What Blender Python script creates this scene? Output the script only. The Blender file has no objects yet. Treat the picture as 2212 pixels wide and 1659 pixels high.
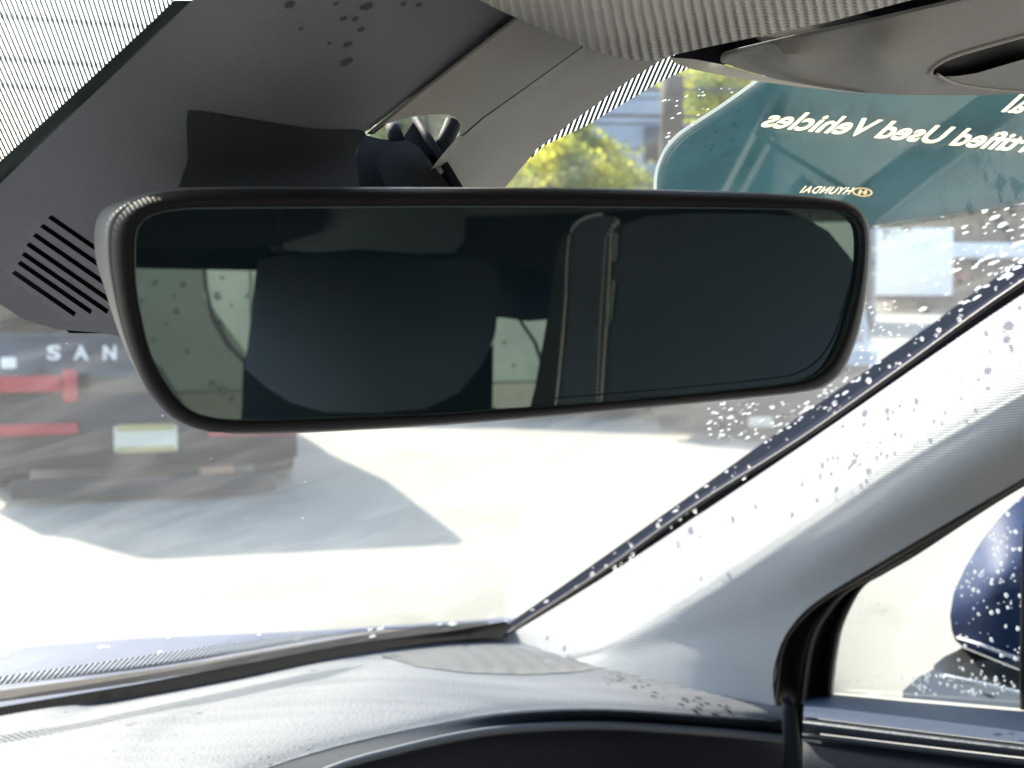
import bpy, bmesh, math, random
import numpy as np
from mathutils import Vector, Matrix
from mathutils.geometry import delaunay_2d_cdt
R = math.radians
rng = random.Random(7)
SC = bpy.context.scene
COL = SC.collection

# ------------------------------------------------------------------ camera, sky, sun, exposure
F = 3039.0; CX = 1106.0; CY = 829.5; HC = 1.3
PITCH = math.atan((829.5 - 610) / F)
C = Vector((0, 0, HC))
cd = bpy.data.cameras.new('camera'); cam = bpy.data.objects.new('camera', cd); COL.objects.link(cam)
cam.location = C; cam.rotation_euler = (R(90) - PITCH, 0, 0)
cd.sensor_width = 36; cd.lens = 36 * F / 2212; cd.clip_start = 0.02; cd.clip_end = 2000
cd.dof.use_dof = True; cd.dof.focus_distance = 0.55; cd.dof.aperture_fstop = 21
SC.camera = cam
SUN_AZ = R(-34.0)          # measured from +Y towards +X
SUN_EL = R(36.0)
w = bpy.data.worlds.new('World'); SC.world = w; w.use_nodes = True
nt = w.node_tree; nt.nodes.clear()
sky = nt.nodes.new('ShaderNodeTexSky'); sky.sky_type = 'NISHITA'; sky.sun_disc = False
sky.sun_elevation = SUN_EL; sky.sun_rotation = SUN_AZ; sky.dust_density = 1.6
bg = nt.nodes.new('ShaderNodeBackground'); bg.inputs['Strength'].default_value = 0.15
wo = nt.nodes.new('ShaderNodeOutputWorld')
nt.links.new(sky.outputs[0], bg.inputs[0]); nt.links.new(bg.outputs[0], wo.inputs[0])
sd = bpy.data.lights.new('sun', 'SUN'); sd.energy = 2.9; sd.angle = R(0.5); sd.color = (1, .93, .81)
so = bpy.data.objects.new('sun', sd); COL.objects.link(so)
sdir = Vector((math.sin(SUN_AZ) * math.cos(SUN_EL), math.cos(SUN_AZ) * math.cos(SUN_EL), math.sin(SUN_EL)))
so.rotation_euler = (-sdir).to_track_quat('-Z', 'Y').to_euler(); so.location = (0, 0, 8)
vs = SC.view_settings
vs.view_transform = 'Standard'; vs.look = 'None'; vs.gamma = 1; vs.use_curve_mapping = False
vs.exposure = 1.92
SC.cycles.max_bounces = 14; SC.cycles.transparent_max_bounces = 24; SC.cycles.diffuse_bounces = 6
SC.cycles.caustics_reflective = False; SC.cycles.caustics_refractive = False

# ------------------------------------------------------------------ geometry of the view and of the car
def ray(px, py):
    x = (px - CX) / F; z = -(py - CY) / F
    return Vector((x, math.cos(PITCH) + z * math.sin(PITCH), -math.sin(PITCH) + z * math.cos(PITCH)))
def P(px, py, d):
    r = ray(px, py); return C + r * (d / r.y)
YAW = R(38)
FW = Vector((-math.sin(YAW), math.cos(YAW), 0)); RT = Vector((math.cos(YAW), math.sin(YAW), 0)); UP = Vector((0, 0, 1))
def car(fwd, right, up):                       # car axes, origin at the driver's eye
    return C + FW * fwd + RT * right + UP * up
WB = P(1110, 1360, 1.40); WT = P(2722, 250, 0.80)
WN = RT.cross(WT - WB).normalized()
if WN.dot(C - WB) < 0: WN = -WN                # points into the cabin
SL = WN.cross(RT).normalized()
if SL.z < 0: SL = -SL                          # up the slope of the windshield
def hit(px, py, off=0.0):
    r = ray(px, py); q = WB + WN * off
    return C + r * ((q - C).dot(WN) / r.dot(WN))
def hitd(px, py, off=0.0): return hit(px, py, off).y
def PR(px, py, right):
    r = ray(px, py); return C + r * (right / r.dot(RT))
def PZ(px, py, up):
    r = ray(px, py); return C + r * (up / r.z)
MPSI = R(12); MT = Vector((math.cos(MPSI), math.sin(MPSI), 0)); MN = Vector((math.sin(MPSI), -math.cos(MPSI), 0))
M0 = P(1080, 660, 0.405)
def mirr(v): return v - MN * (2 * (v - M0).dot(MN))
def mhit(px, py, off=0.0):
    r = ray(px, py); q = M0 + MN * off
    return C + r * ((q - C).dot(MN) / r.dot(MN))

# ------------------------------------------------------------------ materials
def mat(name, col=(.5, .5, .5), rough=.6, metal=0, spec=.5, bump=0, bscale=400, var=0, vscale=8, coat=0, trans=0, ior=1.45, sheen=0, emis=None, aniso_bump=None):
    m = bpy.data.materials.new(name); m.use_nodes = True
    n = m.node_tree.nodes; l = m.node_tree.links
    b = n['Principled BSDF']
    b.inputs['Base Color'].default_value = (*col, 1); b.inputs['Roughness'].default_value = rough
    b.inputs['Metallic'].default_value = metal; b.inputs['Specular IOR Level'].default_value = spec
    b.inputs['Coat Weight'].default_value = coat; b.inputs['Transmission Weight'].default_value = trans
    b.inputs['IOR'].default_value = ior; b.inputs['Sheen Weight'].default_value = sheen
    tc = n.new('ShaderNodeTexCoord')
    if var:
        t = n.new('ShaderNodeTexNoise'); t.inputs['Scale'].default_value = vscale; t.inputs['Detail'].default_value = 6
        l.new(tc.outputs['Object'], t.inputs['Vector'])
        cr = n.new('ShaderNodeValToRGB')
        cr.color_ramp.elements[0].position = .3; cr.color_ramp.elements[1].position = .7
        cr.color_ramp.elements[0].color = (*[c * (1 - var) for c in col], 1)
        cr.color_ramp.elements[1].color = (*[min(1, c * (1 + var)) for c in col], 1)
        l.new(t.outputs['Fac'], cr.inputs[0]); l.new(cr.outputs[0], b.inputs['Base Color'])
    if bump:
        t = n.new('ShaderNodeTexNoise'); t.inputs['Scale'].default_value = bscale; t.inputs['Detail'].default_value = 3
        l.new(tc.outputs['Object'], t.inputs['Vector'])
        bp = n.new('ShaderNodeBump'); bp.inputs['Strength'].default_value = bump; bp.inputs['Distance'].default_value = .001
        l.new(t.outputs['Fac'], bp.inputs['Height']); l.new(bp.outputs[0], b.inputs['Normal'])
    return m

def dotnode(n, l, src, v):
    d = n.new('ShaderNodeVectorMath'); d.operation = 'DOT_PRODUCT'; d.inputs[1].default_value = v
    l.new(src, d.inputs[0]); return d.outputs['Value']
def mth(n, l, op, a, b=None, clamp=False):
    m = n.new('ShaderNodeMath'); m.operation = op; m.use_clamp = clamp
    for i, s in enumerate((a, b)):
        if s is None: continue
        if isinstance(s, (int, float)): m.inputs[i].default_value = s
        else: l.new(s, m.inputs[i])
    return m.outputs[0]

def glass_mat(name, tint=(.93, .97, .95), gain=1.8, smear=0.0, veil=0.0):
    m = bpy.data.materials.new(name); m.use_nodes = True
    n = m.node_tree.nodes; l = m.node_tree.links; n.clear()
    o = n.new('ShaderNodeOutputMaterial'); tr = n.new('ShaderNodeBsdfTransparent'); tr.inputs[0].default_value = (*tint, 1)
    gl = n.new('ShaderNodeBsdfGlossy'); gl.inputs['Roughness'].default_value = .03
    fr = n.new('ShaderNodeFresnel'); fr.inputs['IOR'].default_value = 1.5
    f2 = mth(n, l, 'MULTIPLY', fr.outputs[0], gain, True)
    mx = n.new('ShaderNodeMixShader'); l.new(f2, mx.inputs[0]); l.new(tr.outputs[0], mx.inputs[1]); l.new(gl.outputs[0], mx.inputs[2])
    last = mx.outputs[0]
    if smear:
        tc = n.new('ShaderNodeTexCoord'); mp = n.new('ShaderNodeMapping')
        mp.inputs['Rotation'].default_value = (0, 0, .5); mp.inputs['Scale'].default_value = (3, 26, 26)
        no = n.new('ShaderNodeTexNoise'); no.inputs['Scale'].default_value = 1.6; no.inputs['Detail'].default_value = 7; no.inputs['Distortion'].default_value = .6
        l.new(tc.outputs['Object'], mp.inputs[0]); l.new(mp.outputs[0], no.inputs['Vector'])
        s = mth(n, l, 'SUBTRACT', no.outputs['Fac'], .46, True); s = mth(n, l, 'ADD', mth(n, l, 'MULTIPLY', s, smear), veil, True)
        df = n.new('ShaderNodeBsdfTranslucent'); df.inputs[0].default_value = (.86, .84, .79, 1)
        m2 = n.new('ShaderNodeMixShader'); l.new(s, m2.inputs[0]); l.new(last, m2.inputs[1]); l.new(df.outputs[0], m2.inputs[2]); last = m2.outputs[0]
    l.new(last, o.inputs[0]); return m

M = {}
M['cover'] = mat('cover_plastic', (.18, .187, .215), .62, bump=.25, bscale=900, var=.05, vscale=30, spec=.3)
M['cover_side'] = mat('cover_side_plastic', (.33, .315, .30), .65, bump=.3, bscale=900, var=.05, vscale=30, spec=.3)
M['black'] = mat('black_plastic', (.008, .009, .011), .65, bump=.1, bscale=900, spec=.15)
M['blackmatte'] = mat('black_matte', (.006, .006, .007), .9, spec=.1)
M['bezel'] = mat('bezel_plastic', (.016, .015, .016), .65, bump=.25, bscale=1500, spec=.2)
M['housing'] = mat('housing_plastic', (.21, .20, .195), .55, bump=.2, bscale=1200, spec=.35)
M['visor'] = mat('visor_vinyl', (.30, .29, .28), .75, bump=.35, bscale=700, var=.06, vscale=12, spec=.25)
M['cream'] = mat('cream_rim', (.82, .80, .75), .5)
M['rubber'] = mat('seal_rubber', (.014, .014, .013), .42, bump=.15, bscale=500)
M['moulding'] = mat('moulding_rubber', (.11, .11, .14), .6, spec=.2)
M['door'] = mat('door_vinyl', (.04, .056, .095), .5, bump=.4, bscale=700, spec=.4)
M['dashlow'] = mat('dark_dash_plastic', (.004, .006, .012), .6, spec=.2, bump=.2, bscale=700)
M['strip'] = mat('satin_strip', (.045, .052, .065), .7, spec=.25)
M['bluepaint'] = mat('blue_paint', (.014, .035, .12), .4, spec=.4, coat=.3, var=.1)
M['navy'] = mat('wet_navy_paint', (.010, .030, .10), .55, spec=.25, var=.15, vscale=60)
M['white'] = mat('white_paint', (.8, .8, .8), .35, coat=.6)
M['lightgrey'] = mat('door_mirror_base', (.16, .18, .20), .5)
M['darkpaint'] = mat('dark_paint', (.012, .014, .018), .3, metal=.2, coat=1)
M['cladding'] = mat('cladding', (.03, .03, .032), .7)
M['tyre'] = mat('tyre', (.012, .012, .012), .85)
M['rim'] = mat('rim', (.4, .4, .42), .3, metal=.9)
M['redlamp'] = mat('red_lamp', (.42, .03, .045), .35)
M['orange'] = mat('orange_reflector', (.36, .2, .12), .4)
M['chrome'] = mat('chrome', (.7, .7, .72), .2, metal=1)
M['windark'] = mat('tinted_window', (.012, .015, .018), .08, spec=.7)
M['plate'] = mat('plate', (.75, .72, .6), .5)
M['plateyellow'] = mat('plate_yellow', (.5, .42, .18), .5)
M['platetext'] = mat('plate_text', (.05, .07, .2), .5)
M['silver'] = mat('silver_paint', (.42, .45, .47), .35, metal=.5, coat=.8)
M['olive'] = mat('olive_bumper', (.07, .062, .045), .6)
M['seat'] = mat('seat_leather', (.13, .155, .185), .55, bump=.5, bscale=350, var=.06, spec=.4)
M['seatdark'] = mat('seat_leather_dark', (.022, .03, .038), .6, bump=.5, bscale=350)
M['seatblue'] = mat('seat_cloth_blue', (.045, .06, .105), .8, bump=.5, bscale=350)
M['piping'] = mat('piping', (.85, .82, .72), .5)
M['shell'] = mat('cabin_shell', (.03, .033, .036), .85)
M['carpet'] = mat('carpet', (.38, .36, .34), .95)
M['brown'] = mat('brown_wall', (.13, .105, .07), .8, var=.2, vscale=.6)
M['pole'] = mat('pole_wood', (.10, .085, .07), .9, var=.3, vscale=3)
M['wire'] = mat('wire', (.06, .06, .07), .6)
M['lettering'] = mat('silver_letters', (.8, .8, .8), .3)
M['bark'] = mat('bark', (.07, .05, .035), .9)

def leaf_mat(name, c1, c2):
    m = bpy.data.materials.new(name); m.use_nodes = True
    n = m.node_tree.nodes; l = m.node_tree.links; n.clear()
    o = n.new('ShaderNodeOutputMaterial'); d = n.new('ShaderNodeBsdfDiffuse'); t = n.new('ShaderNodeBsdfTranslucent'); a = n.new('ShaderNodeMixShader')
    a.inputs[0].default_value = .65
    tc = n.new('ShaderNodeTexCoord'); no = n.new('ShaderNodeTexNoise'); no.inputs['Scale'].default_value = 1.3; no.inputs['Detail'].default_value = 4
    cr = n.new('ShaderNodeValToRGB'); cr.color_ramp.elements[0].position = .38; cr.color_ramp.elements[1].position = .62
    cr.color_ramp.elements[0].color = (*c1, 1); cr.color_ramp.elements[1].color = (*c2, 1)
    l.new(tc.outputs['Object'], no.inputs['Vector']); l.new(no.outputs['Fac'], cr.inputs[0])
    l.new(cr.outputs[0], d.inputs[0]); l.new(cr.outputs[0], t.inputs[0])
    l.new(d.outputs[0], a.inputs[1]); l.new(t.outputs[0], a.inputs[2]); l.new(a.outputs[0], o.inputs[0]); return m
M['leafy'] = leaf_mat('leaf_yellow_green', (.15, .22, .07), (.60, .56, .07))
M['leafg'] = leaf_mat('leaf_green', (.09, .16, .08), (.26, .34, .09))

# dash vinyl: grain, dust streaks
def dash_mat():
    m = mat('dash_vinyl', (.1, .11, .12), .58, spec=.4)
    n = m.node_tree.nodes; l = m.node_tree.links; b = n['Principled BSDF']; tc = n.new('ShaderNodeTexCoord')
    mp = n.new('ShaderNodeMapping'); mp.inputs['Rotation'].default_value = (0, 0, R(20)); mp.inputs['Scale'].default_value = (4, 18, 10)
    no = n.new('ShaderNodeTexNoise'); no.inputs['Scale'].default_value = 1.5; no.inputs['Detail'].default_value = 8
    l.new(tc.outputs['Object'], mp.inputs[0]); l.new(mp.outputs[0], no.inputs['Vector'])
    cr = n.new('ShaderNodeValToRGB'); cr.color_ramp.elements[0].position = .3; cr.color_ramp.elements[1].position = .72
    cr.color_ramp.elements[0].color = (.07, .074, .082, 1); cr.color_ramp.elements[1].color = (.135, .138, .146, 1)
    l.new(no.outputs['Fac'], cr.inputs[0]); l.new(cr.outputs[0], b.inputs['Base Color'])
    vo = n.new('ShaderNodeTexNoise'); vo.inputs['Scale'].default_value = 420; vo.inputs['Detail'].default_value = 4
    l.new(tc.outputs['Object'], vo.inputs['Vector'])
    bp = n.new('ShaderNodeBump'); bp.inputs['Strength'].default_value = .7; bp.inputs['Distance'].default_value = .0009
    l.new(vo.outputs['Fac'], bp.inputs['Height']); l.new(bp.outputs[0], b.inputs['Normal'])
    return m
M['dash'] = dash_mat()

# woven trim: two crossing sets of threads
def weave_mat(name, col, pitch, strength):
    m = mat(name, col, .8, spec=.2, var=.04, vscale=10)
    n = m.node_tree.nodes; l = m.node_tree.links; b = n['Principled BSDF']; tc = n.new('ShaderNodeTexCoord')
    k = 2 * math.pi / pitch
    a1 = (FW * .8 + UP * .6) * k; a2 = (FW * .6 - UP * .8) * k
    s1 = mth(n, l, 'SINE', dotnode(n, l, tc.outputs['Object'], a1)); s2 = mth(n, l, 'SINE', dotnode(n, l, tc.outputs['Object'], a2))
    h = mth(n, l, 'MULTIPLY', s1, s2)
    bp = n.new('ShaderNodeBump'); bp.inputs['Strength'].default_value = strength; bp.inputs['Distance'].default_value = .0006
    l.new(h, bp.inputs['Height']); l.new(bp.outputs[0], b.inputs['Normal'])
    return m
M['weave'] = weave_mat('pillar_weave', (.48, .475, .475), .0024, 1.0)
M['grille'] = weave_mat('speaker_cloth', (.13, .13, .13), .004, 1.0)

def knit_mat():
    m = mat('knit_fabric', (.36, .33, .30), .9, spec=.1)
    n = m.node_tree.nodes; l = m.node_tree.links; b = n['Principled BSDF']
    uv = n.new('ShaderNodeUVMap'); sp = n.new('ShaderNodeSeparateXYZ'); l.new(uv.outputs[0], sp.inputs[0])
    k = 2 * math.pi
    tc = n.new('ShaderNodeTexCoord'); wn = n.new('ShaderNodeTexNoise'); wn.inputs['Scale'].default_value = 60; l.new(tc.outputs['Object'], wn.inputs['Vector'])
    wob = mth(n, l, 'MULTIPLY', wn.outputs['Fac'], 1.2)
    xx = mth(n, l, 'ADD', mth(n, l, 'MULTIPLY', sp.outputs[0], k / .22), mth(n, l, 'MULTIPLY', sp.outputs[1], k * .9))
    rib = mth(n, l, 'SINE', mth(n, l, 'ADD', xx, wob))
    loop = mth(n, l, 'SINE', mth(n, l, 'ADD', mth(n, l, 'MULTIPLY', sp.outputs[1], k / .072), mth(n, l, 'MULTIPLY', rib, 1.1)))
    h = mth(n, l, 'ADD', rib, mth(n, l, 'MULTIPLY', loop, .45))
    bp = n.new('ShaderNodeBump'); bp.inputs['Strength'].default_value = .9; bp.inputs['Distance'].default_value = .0009
    l.new(h, bp.inputs['Height']); l.new(bp.outputs[0], b.inputs['Normal'])
    cr = n.new('ShaderNodeMapRange'); cr.inputs[1].default_value = -1.4; cr.inputs[2].default_value = 1.2
    l.new(h, cr.inputs[0])
    mx = n.new('ShaderNodeMix'); mx.data_type = 'RGBA'; mx.inputs[6].default_value = (.45, .43, .41, 1); mx.inputs[7].default_value = (.68, .66, .64, 1)
    l.new(cr.outputs[0], mx.inputs[0]); l.new(mx.outputs[2], b.inputs['Base Color'])
    return m
M['knit'] = knit_mat()

# printed ceramic stripes / dots on glass; direction vectors are in metres on the glass
def frit_mat(name, vec, pitch, duty, vec2=None, pitch2=1, col=(.02, .03, .028), haze=(.75, .8, .8), hz=.25):
    m = bpy.data.materials.new(name); m.use_nodes = True
    n = m.node_tree.nodes; l = m.node_tree.links; n.clear()
    o = n.new('ShaderNodeOutputMaterial'); tc = n.new('ShaderNodeTexCoord')
    s = mth(n, l, 'SINE', dotnode(n, l, tc.outputs['Object'], vec * (2 * math.pi / pitch)))
    f = mth(n, l, 'GREATER_THAN', s, duty)
    if vec2 is not None:
        s2 = mth(n, l, 'SINE', dotnode(n, l, tc.outputs['Object'], vec2 * (2 * math.pi / pitch2)))
        f = mth(n, l, 'GREATER_THAN', mth(n, l, 'ADD', s, mth(n, l, 'MULTIPLY', s2, .35)), duty)
    bl = n.new('ShaderNodeBsdfPrincipled'); bl.inputs['Base Color'].default_value = (*col, 1); bl.inputs['Roughness'].default_value = .4
    tr = n.new('ShaderNodeBsdfTransparent'); tl = n.new('ShaderNodeBsdfTranslucent'); tl.inputs[0].default_value = (*haze, 1)
    m0 = n.new('ShaderNodeMixShader'); m0.inputs[0].default_value = hz; l.new(tr.outputs[0], m0.inputs[1]); l.new(tl.outputs[0], m0.inputs[2])
    mx = n.new('ShaderNodeMixShader'); l.new(f, mx.inputs[0]); l.new(m0.outputs[0], mx.inputs[1]); l.new(bl.outputs[0], mx.inputs[2])
    l.new(mx.outputs[0], o.inputs[0]); return m
M['frit'] = mat('black_ceramic', (.016, .02, .026), .75, spec=.12)
M['slate'] = mat('slate_body_edge', (.04, .046, .062), .6, spec=.3)
M['fritgreen'] = mat('green_ceramic_edge', (.085, .11, .10), .8, spec=.1)

def film_mat(name, col, op, dirt=True):
    m = bpy.data.materials.new(name); m.use_nodes = True
    n = m.node_tree.nodes; l = m.node_tree.links; n.clear()
    o = n.new('ShaderNodeOutputMaterial'); tr = n.new('ShaderNodeBsdfTransparent'); tl = n.new('ShaderNodeBsdfTranslucent'); df = n.new('ShaderNodeBsdfDiffuse')
    tr.inputs[0].default_value = (*[min(1, c * 2.2) for c in col], 1)
    tc = n.new('ShaderNodeTexCoord'); no = n.new('ShaderNodeTexNoise'); no.inputs['Scale'].default_value = 30; no.inputs['Detail'].default_value = 5
    l.new(tc.outputs['Object'], no.inputs['Vector'])
    cr = n.new('ShaderNodeValToRGB'); cr.color_ramp.elements[0].position = .35; cr.color_ramp.elements[1].position = .7
    cr.color_ramp.elements[0].color = (*[c * .93 for c in col], 1); cr.color_ramp.elements[1].color = (*[c * 1.07 for c in col], 1)
    l.new(no.outputs['Fac'], cr.inputs[0]); l.new(cr.outputs[0], tl.inputs[0]); df.inputs[0].default_value = (*col, 1)
    a = n.new('ShaderNodeMixShader'); a.inputs[0].default_value = .35; l.new(tl.outputs[0], a.inputs[1]); l.new(df.outputs[0], a.inputs[2])
    b = n.new('ShaderNodeMixShader'); b.inputs[0].default_value = op; l.new(tr.outputs[0], b.inputs[1]); l.new(a.outputs[0], b.inputs[2])
    l.new(b.outputs[0], o.inputs[0]); return m
M['film'] = film_mat('teal_film', (.15, .235, .25), .95)
M['filmtext'] = film_mat('cream_print', (.74, .62, .42), .9)
M['emblem'] = mat('emblem_print', (.75, .73, .64), .5)
M['rimglow'] = film_mat('translucent_rim', (.85, .83, .78), .98)
M['filmedge'] = film_mat('film_edge', (.6, .66, .64), .8)
M['windshield'] = glass_mat('windshield_glass', (.90, .95, .93), 1.0, smear=.10, veil=.022)
M['sideglass'] = glass_mat('side_glass', (.92, .96, .95), 1.0)

def mirror_mat():
    m = bpy.data.materials.new('tinted_mirror'); m.use_nodes = True
    n = m.node_tree.nodes; l = m.node_tree.links; n.clear()
    o = n.new('ShaderNodeOutputMaterial'); g = n.new('ShaderNodeBsdfGlossy'); g.inputs[0].default_value = (.24, .265, .265, 1); g.inputs['Roughness'].default_value = .0
    d = n.new('ShaderNodeBsdfDiffuse'); d.inputs[0].default_value = (.02, .042, .058, 1); a = n.new('ShaderNodeMixShader'); a.inputs[0].default_value = .3
    l.new(g.outputs[0], a.inputs[1]); l.new(d.outputs[0], a.inputs[2]); l.new(a.outputs[0], o.inputs[0]); return m
M['mirror'] = mirror_mat()

def water_mat():
    m = bpy.data.materials.new('water_drop'); m.use_nodes = True
    n = m.node_tree.nodes; l = m.node_tree.links; n.clear()
    o = n.new('ShaderNodeOutputMaterial'); g = n.new('ShaderNodeBsdfGlass'); g.inputs['IOR'].default_value = 1.33; g.inputs['Roughness'].default_value = .05
    t = n.new('ShaderNodeBsdfTranslucent'); t.inputs[0].default_value = (.9, .93, .95, 1); a = n.new('ShaderNodeMixShader'); a.inputs[0].default_value = .35
    l.new(g.outputs[0], a.inputs[1]); l.new(t.outputs[0], a.inputs[2]); l.new(a.outputs[0], o.inputs[0]); return m
M['water'] = water_mat()

def concrete():
    m = mat('concrete', (.36, .345, .31), .9)
    n = m.node_tree.nodes; l = m.node_tree.links; b = n['Principled BSDF']; tc = n.new('ShaderNodeTexCoord')
    no = n.new('ShaderNodeTexNoise'); no.inputs['Scale'].default_value = .55; no.inputs['Detail'].default_value = 9; no.inputs['Roughness'].default_value = .65
    l.new(tc.outputs['Object'], no.inputs['Vector'])
    cr = n.new('ShaderNodeValToRGB'); e = cr.color_ramp.elements
    e[0].position = .27; e[0].color = (.19, .165, .125, 1); e[1].position = .42; e[1].color = (.325, .305, .245, 1)
    x = e.new(.7); x.color = (.355, .335, .275, 1)
    l.new(no.outputs['Fac'], cr.inputs[0]); l.new(cr.outputs[0], b.inputs['Base Color'])
    return m
M['concrete'] = concrete()

# ------------------------------------------------------------------ object helpers
def link(name, verts, faces, material, parent=None, uvs=None, smooth=True):
    me = bpy.data.meshes.new(name); me.from_pydata([tuple(v) for v in verts], [], faces); me.update()
    if smooth:
        me.polygons.foreach_set('use_smooth', [True] * len(me.polygons))
    if uvs is not None:
        u = me.uv_layers.new(name='UVMap')
        for lp in me.loops: u.data[lp.index].uv = uvs[lp.vertex_index]
    me.materials.append(material)
    o = bpy.data.objects.new(name, me); COL.objects.link(o)
    if parent is not None:
        o.parent = parent; o.matrix_parent_inverse = Matrix.Translation(parent['org']).inverted()
    return o
def thing(name, label, cat, loc=(0, 0, 0), group=None):
    o = bpy.data.objects.new(name, None); COL.objects.link(o); o.location = loc; o.empty_display_size = .1
    o['org'] = list(loc); o['label'] = label; o['category'] = cat
    if group: o['group'] = group
    return o
def tag(o, label, cat=None, group=None, kind=None):
    if label: o['label'] = label
    if cat: o['category'] = cat
    if group: o['group'] = group
    if kind: o['kind'] = kind
    return o

def cr_closed(pts, n=6):
    out = []; N = len(pts)
    for i in range(N):
        p0, p1, p2, p3 = [np.array(pts[(i + k - 1) % N], float) for k in range(4)]
        for j in range(n):
            t = j / n
            out.append(tuple(.5 * ((2 * p1) + (-p0 + p2) * t + (2 * p0 - 5 * p1 + 4 * p2 - p3) * t * t + (-p0 + 3 * p1 - 3 * p2 + p3) * t ** 3)))
    return out
def cr_open(pts, n=8):
    pts = [np.array(p, float) for p in pts]; q = [2 * pts[0] - pts[1]] + pts + [2 * pts[-1] - pts[-2]]; out = []
    for i in range(1, len(q) - 2):
        p0, p1, p2, p3 = q[i - 1:i + 3]
        for j in range(n):
            t = j / n
            out.append(tuple(.5 * ((2 * p1) + (-p0 + p2) * t + (2 * p0 - 5 * p1 + 4 * p2 - p3) * t * t + (-p0 + 3 * p1 - 3 * p2 + p3) * t ** 3)))
    out.append(tuple(pts[-1])); return out
def subdiv(poly, step):
    out = []
    for i in range(len(poly)):
        a = np.array(poly[i], float); b = np.array(poly[(i + 1) % len(poly)], float)
        k = max(1, int(np.linalg.norm(b - a) / step))
        for j in range(k): out.append(tuple(a + (b - a) * j / k))
    return out
def inside(x, y, poly):
    c = False; j = len(poly) - 1
    for i in range(len(poly)):
        xi, yi = poly[i]; xj, yj = poly[j]
        if (yi > y) != (yj > y) and x < (xj - xi) * (y - yi) / (yj - yi) + xi: c = not c
        j = i
    return c
def tps(ctrl):                                  # smooth surface through (x, y, depth) controls
    A = np.array(ctrl, float); X = A[:, :2] / 1000; v = 1 / A[:, 2]; n = len(A)
    if n == 3:
        co = np.linalg.solve(np.c_[np.ones(3), X], v)
        return lambda x, y: 1 / (co[0] + co[1] * x / 1000 + co[2] * y / 1000)
    d2 = ((X[:, None] - X[None]) ** 2).sum(-1); K = np.where(d2 > 0, d2 * np.log(d2 + 1e-12), 0) + np.eye(n) * 1e-5
    Pm = np.c_[np.ones(n), X]; L = np.block([[K, Pm], [Pm.T, np.zeros((3, 3))]])
    w_ = np.linalg.lstsq(L, np.r_[v, 0, 0, 0], rcond=None)[0]
    def f(x, y):
        r2 = (X[:, 0] - x / 1000) ** 2 + (X[:, 1] - y / 1000) ** 2
        return 1 / float((np.where(r2 > 0, r2 * np.log(r2 + 1e-12), 0) * w_[:n]).sum() + w_[n] + w_[n + 1] * x / 1000 + w_[n + 2] * y / 1000)
    return f
def hole_at(x, y, loops):
    return sum(inside(x, y, h) for h in loops) % 2 == 1
def patch(name, outline, surf, material, parent=None, holes=(), step=30, thick=.003, smooth=False, reflect=False, wall=True, round_edge=0):
    """Sheet of real thickness bounded by outline; surf maps plan coordinates to a point of the place."""
    if smooth: outline = cr_closed(outline, 5)
    ol = subdiv(outline, step); hl = [subdiv(h, step) for h in holes]
    vs_ = []; ed = []
    for lp in [ol] + hl:
        s = len(vs_); vs_ += [Vector(p) for p in lp]; ed += [(s + i, s + (i + 1) % len(lp)) for i in range(len(lp))]
    xs = [p[0] for p in ol]; ys = [p[1] for p in ol]
    bd = np.array([p for lp in [ol] + hl for p in lp])
    y = min(ys) + step * .5; k = 0
    while y < max(ys):
        x = min(xs) + step * (.5 if k % 2 else .25)
        while x < max(xs):
            if inside(x, y, ol) and not hole_at(x, y, hl) and ((bd - [x, y]) ** 2).sum(1).min() > (step * .45) ** 2:
                vs_.append(Vector((x, y)))
            x += step
        y += step * .87; k += 1
    r = delaunay_2d_cdt(vs_, ed, [], 0, 1e-5)
    V, E_, Fc = r[0], r[1], r[2]; faces = []
    for f in Fc:
        cx = sum(V[i].x for i in f) / len(f); cy = sum(V[i].y for i in f) / len(f)
        if inside(cx, cy, ol) and not hole_at(cx, cy, hl): faces.append(list(f))
    use = sorted({i for f in faces for i in f}); mp = {a: b for b, a in enumerate(use)}
    pts = [surf(V[i].x, V[i].y) for i in use]; faces = [[mp[i] for i in f] for f in faces]
    uvs = [(V[i].x / 100, -V[i].y / 100) for i in use]
    n = len(pts)
    # orient towards the eye
    f = faces[0]; nrm = (pts[f[1]] - pts[f[0]]).cross(pts[f[2]] - pts[f[0]])
    if nrm.dot(C - pts[f[0]]) < 0: faces = [q[::-1] for q in faces]
    if thick:
        cnt = {}
        for q in faces:
            for i in range(len(q)):
                e = (q[i], q[(i + 1) % len(q)]); cnt[e] = cnt.get(e, 0) + 1
        bnd = [e for e in cnt if (e[1], e[0]) not in cnt]
        back = [p + (p - C).normalized() * thick for p in pts]
        allf = faces + [[i + n for i in q[::-1]] for q in faces] + [[e[0], e[0] + n, e[1] + n, e[1]][::-1] for e in bnd]
        pts = pts + back; uvs = uvs + uvs; faces = [q if k < n * 0 else q for k, q in enumerate(allf)]
    if reflect: pts = [mirr(p) for p in pts]; faces = [q[::-1] for q in faces]
    o = link(name, pts, faces, material, parent, uvs)
    try:
        o.data.set_sharp_from_angle(angle=R(50))
    except Exception: pass
    return o
def S(ctrl):
    f = tps(ctrl); return lambda x, y: P(x, y, f(x, y))
def G(off): return lambda x, y: hit(x, y, off)

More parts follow.
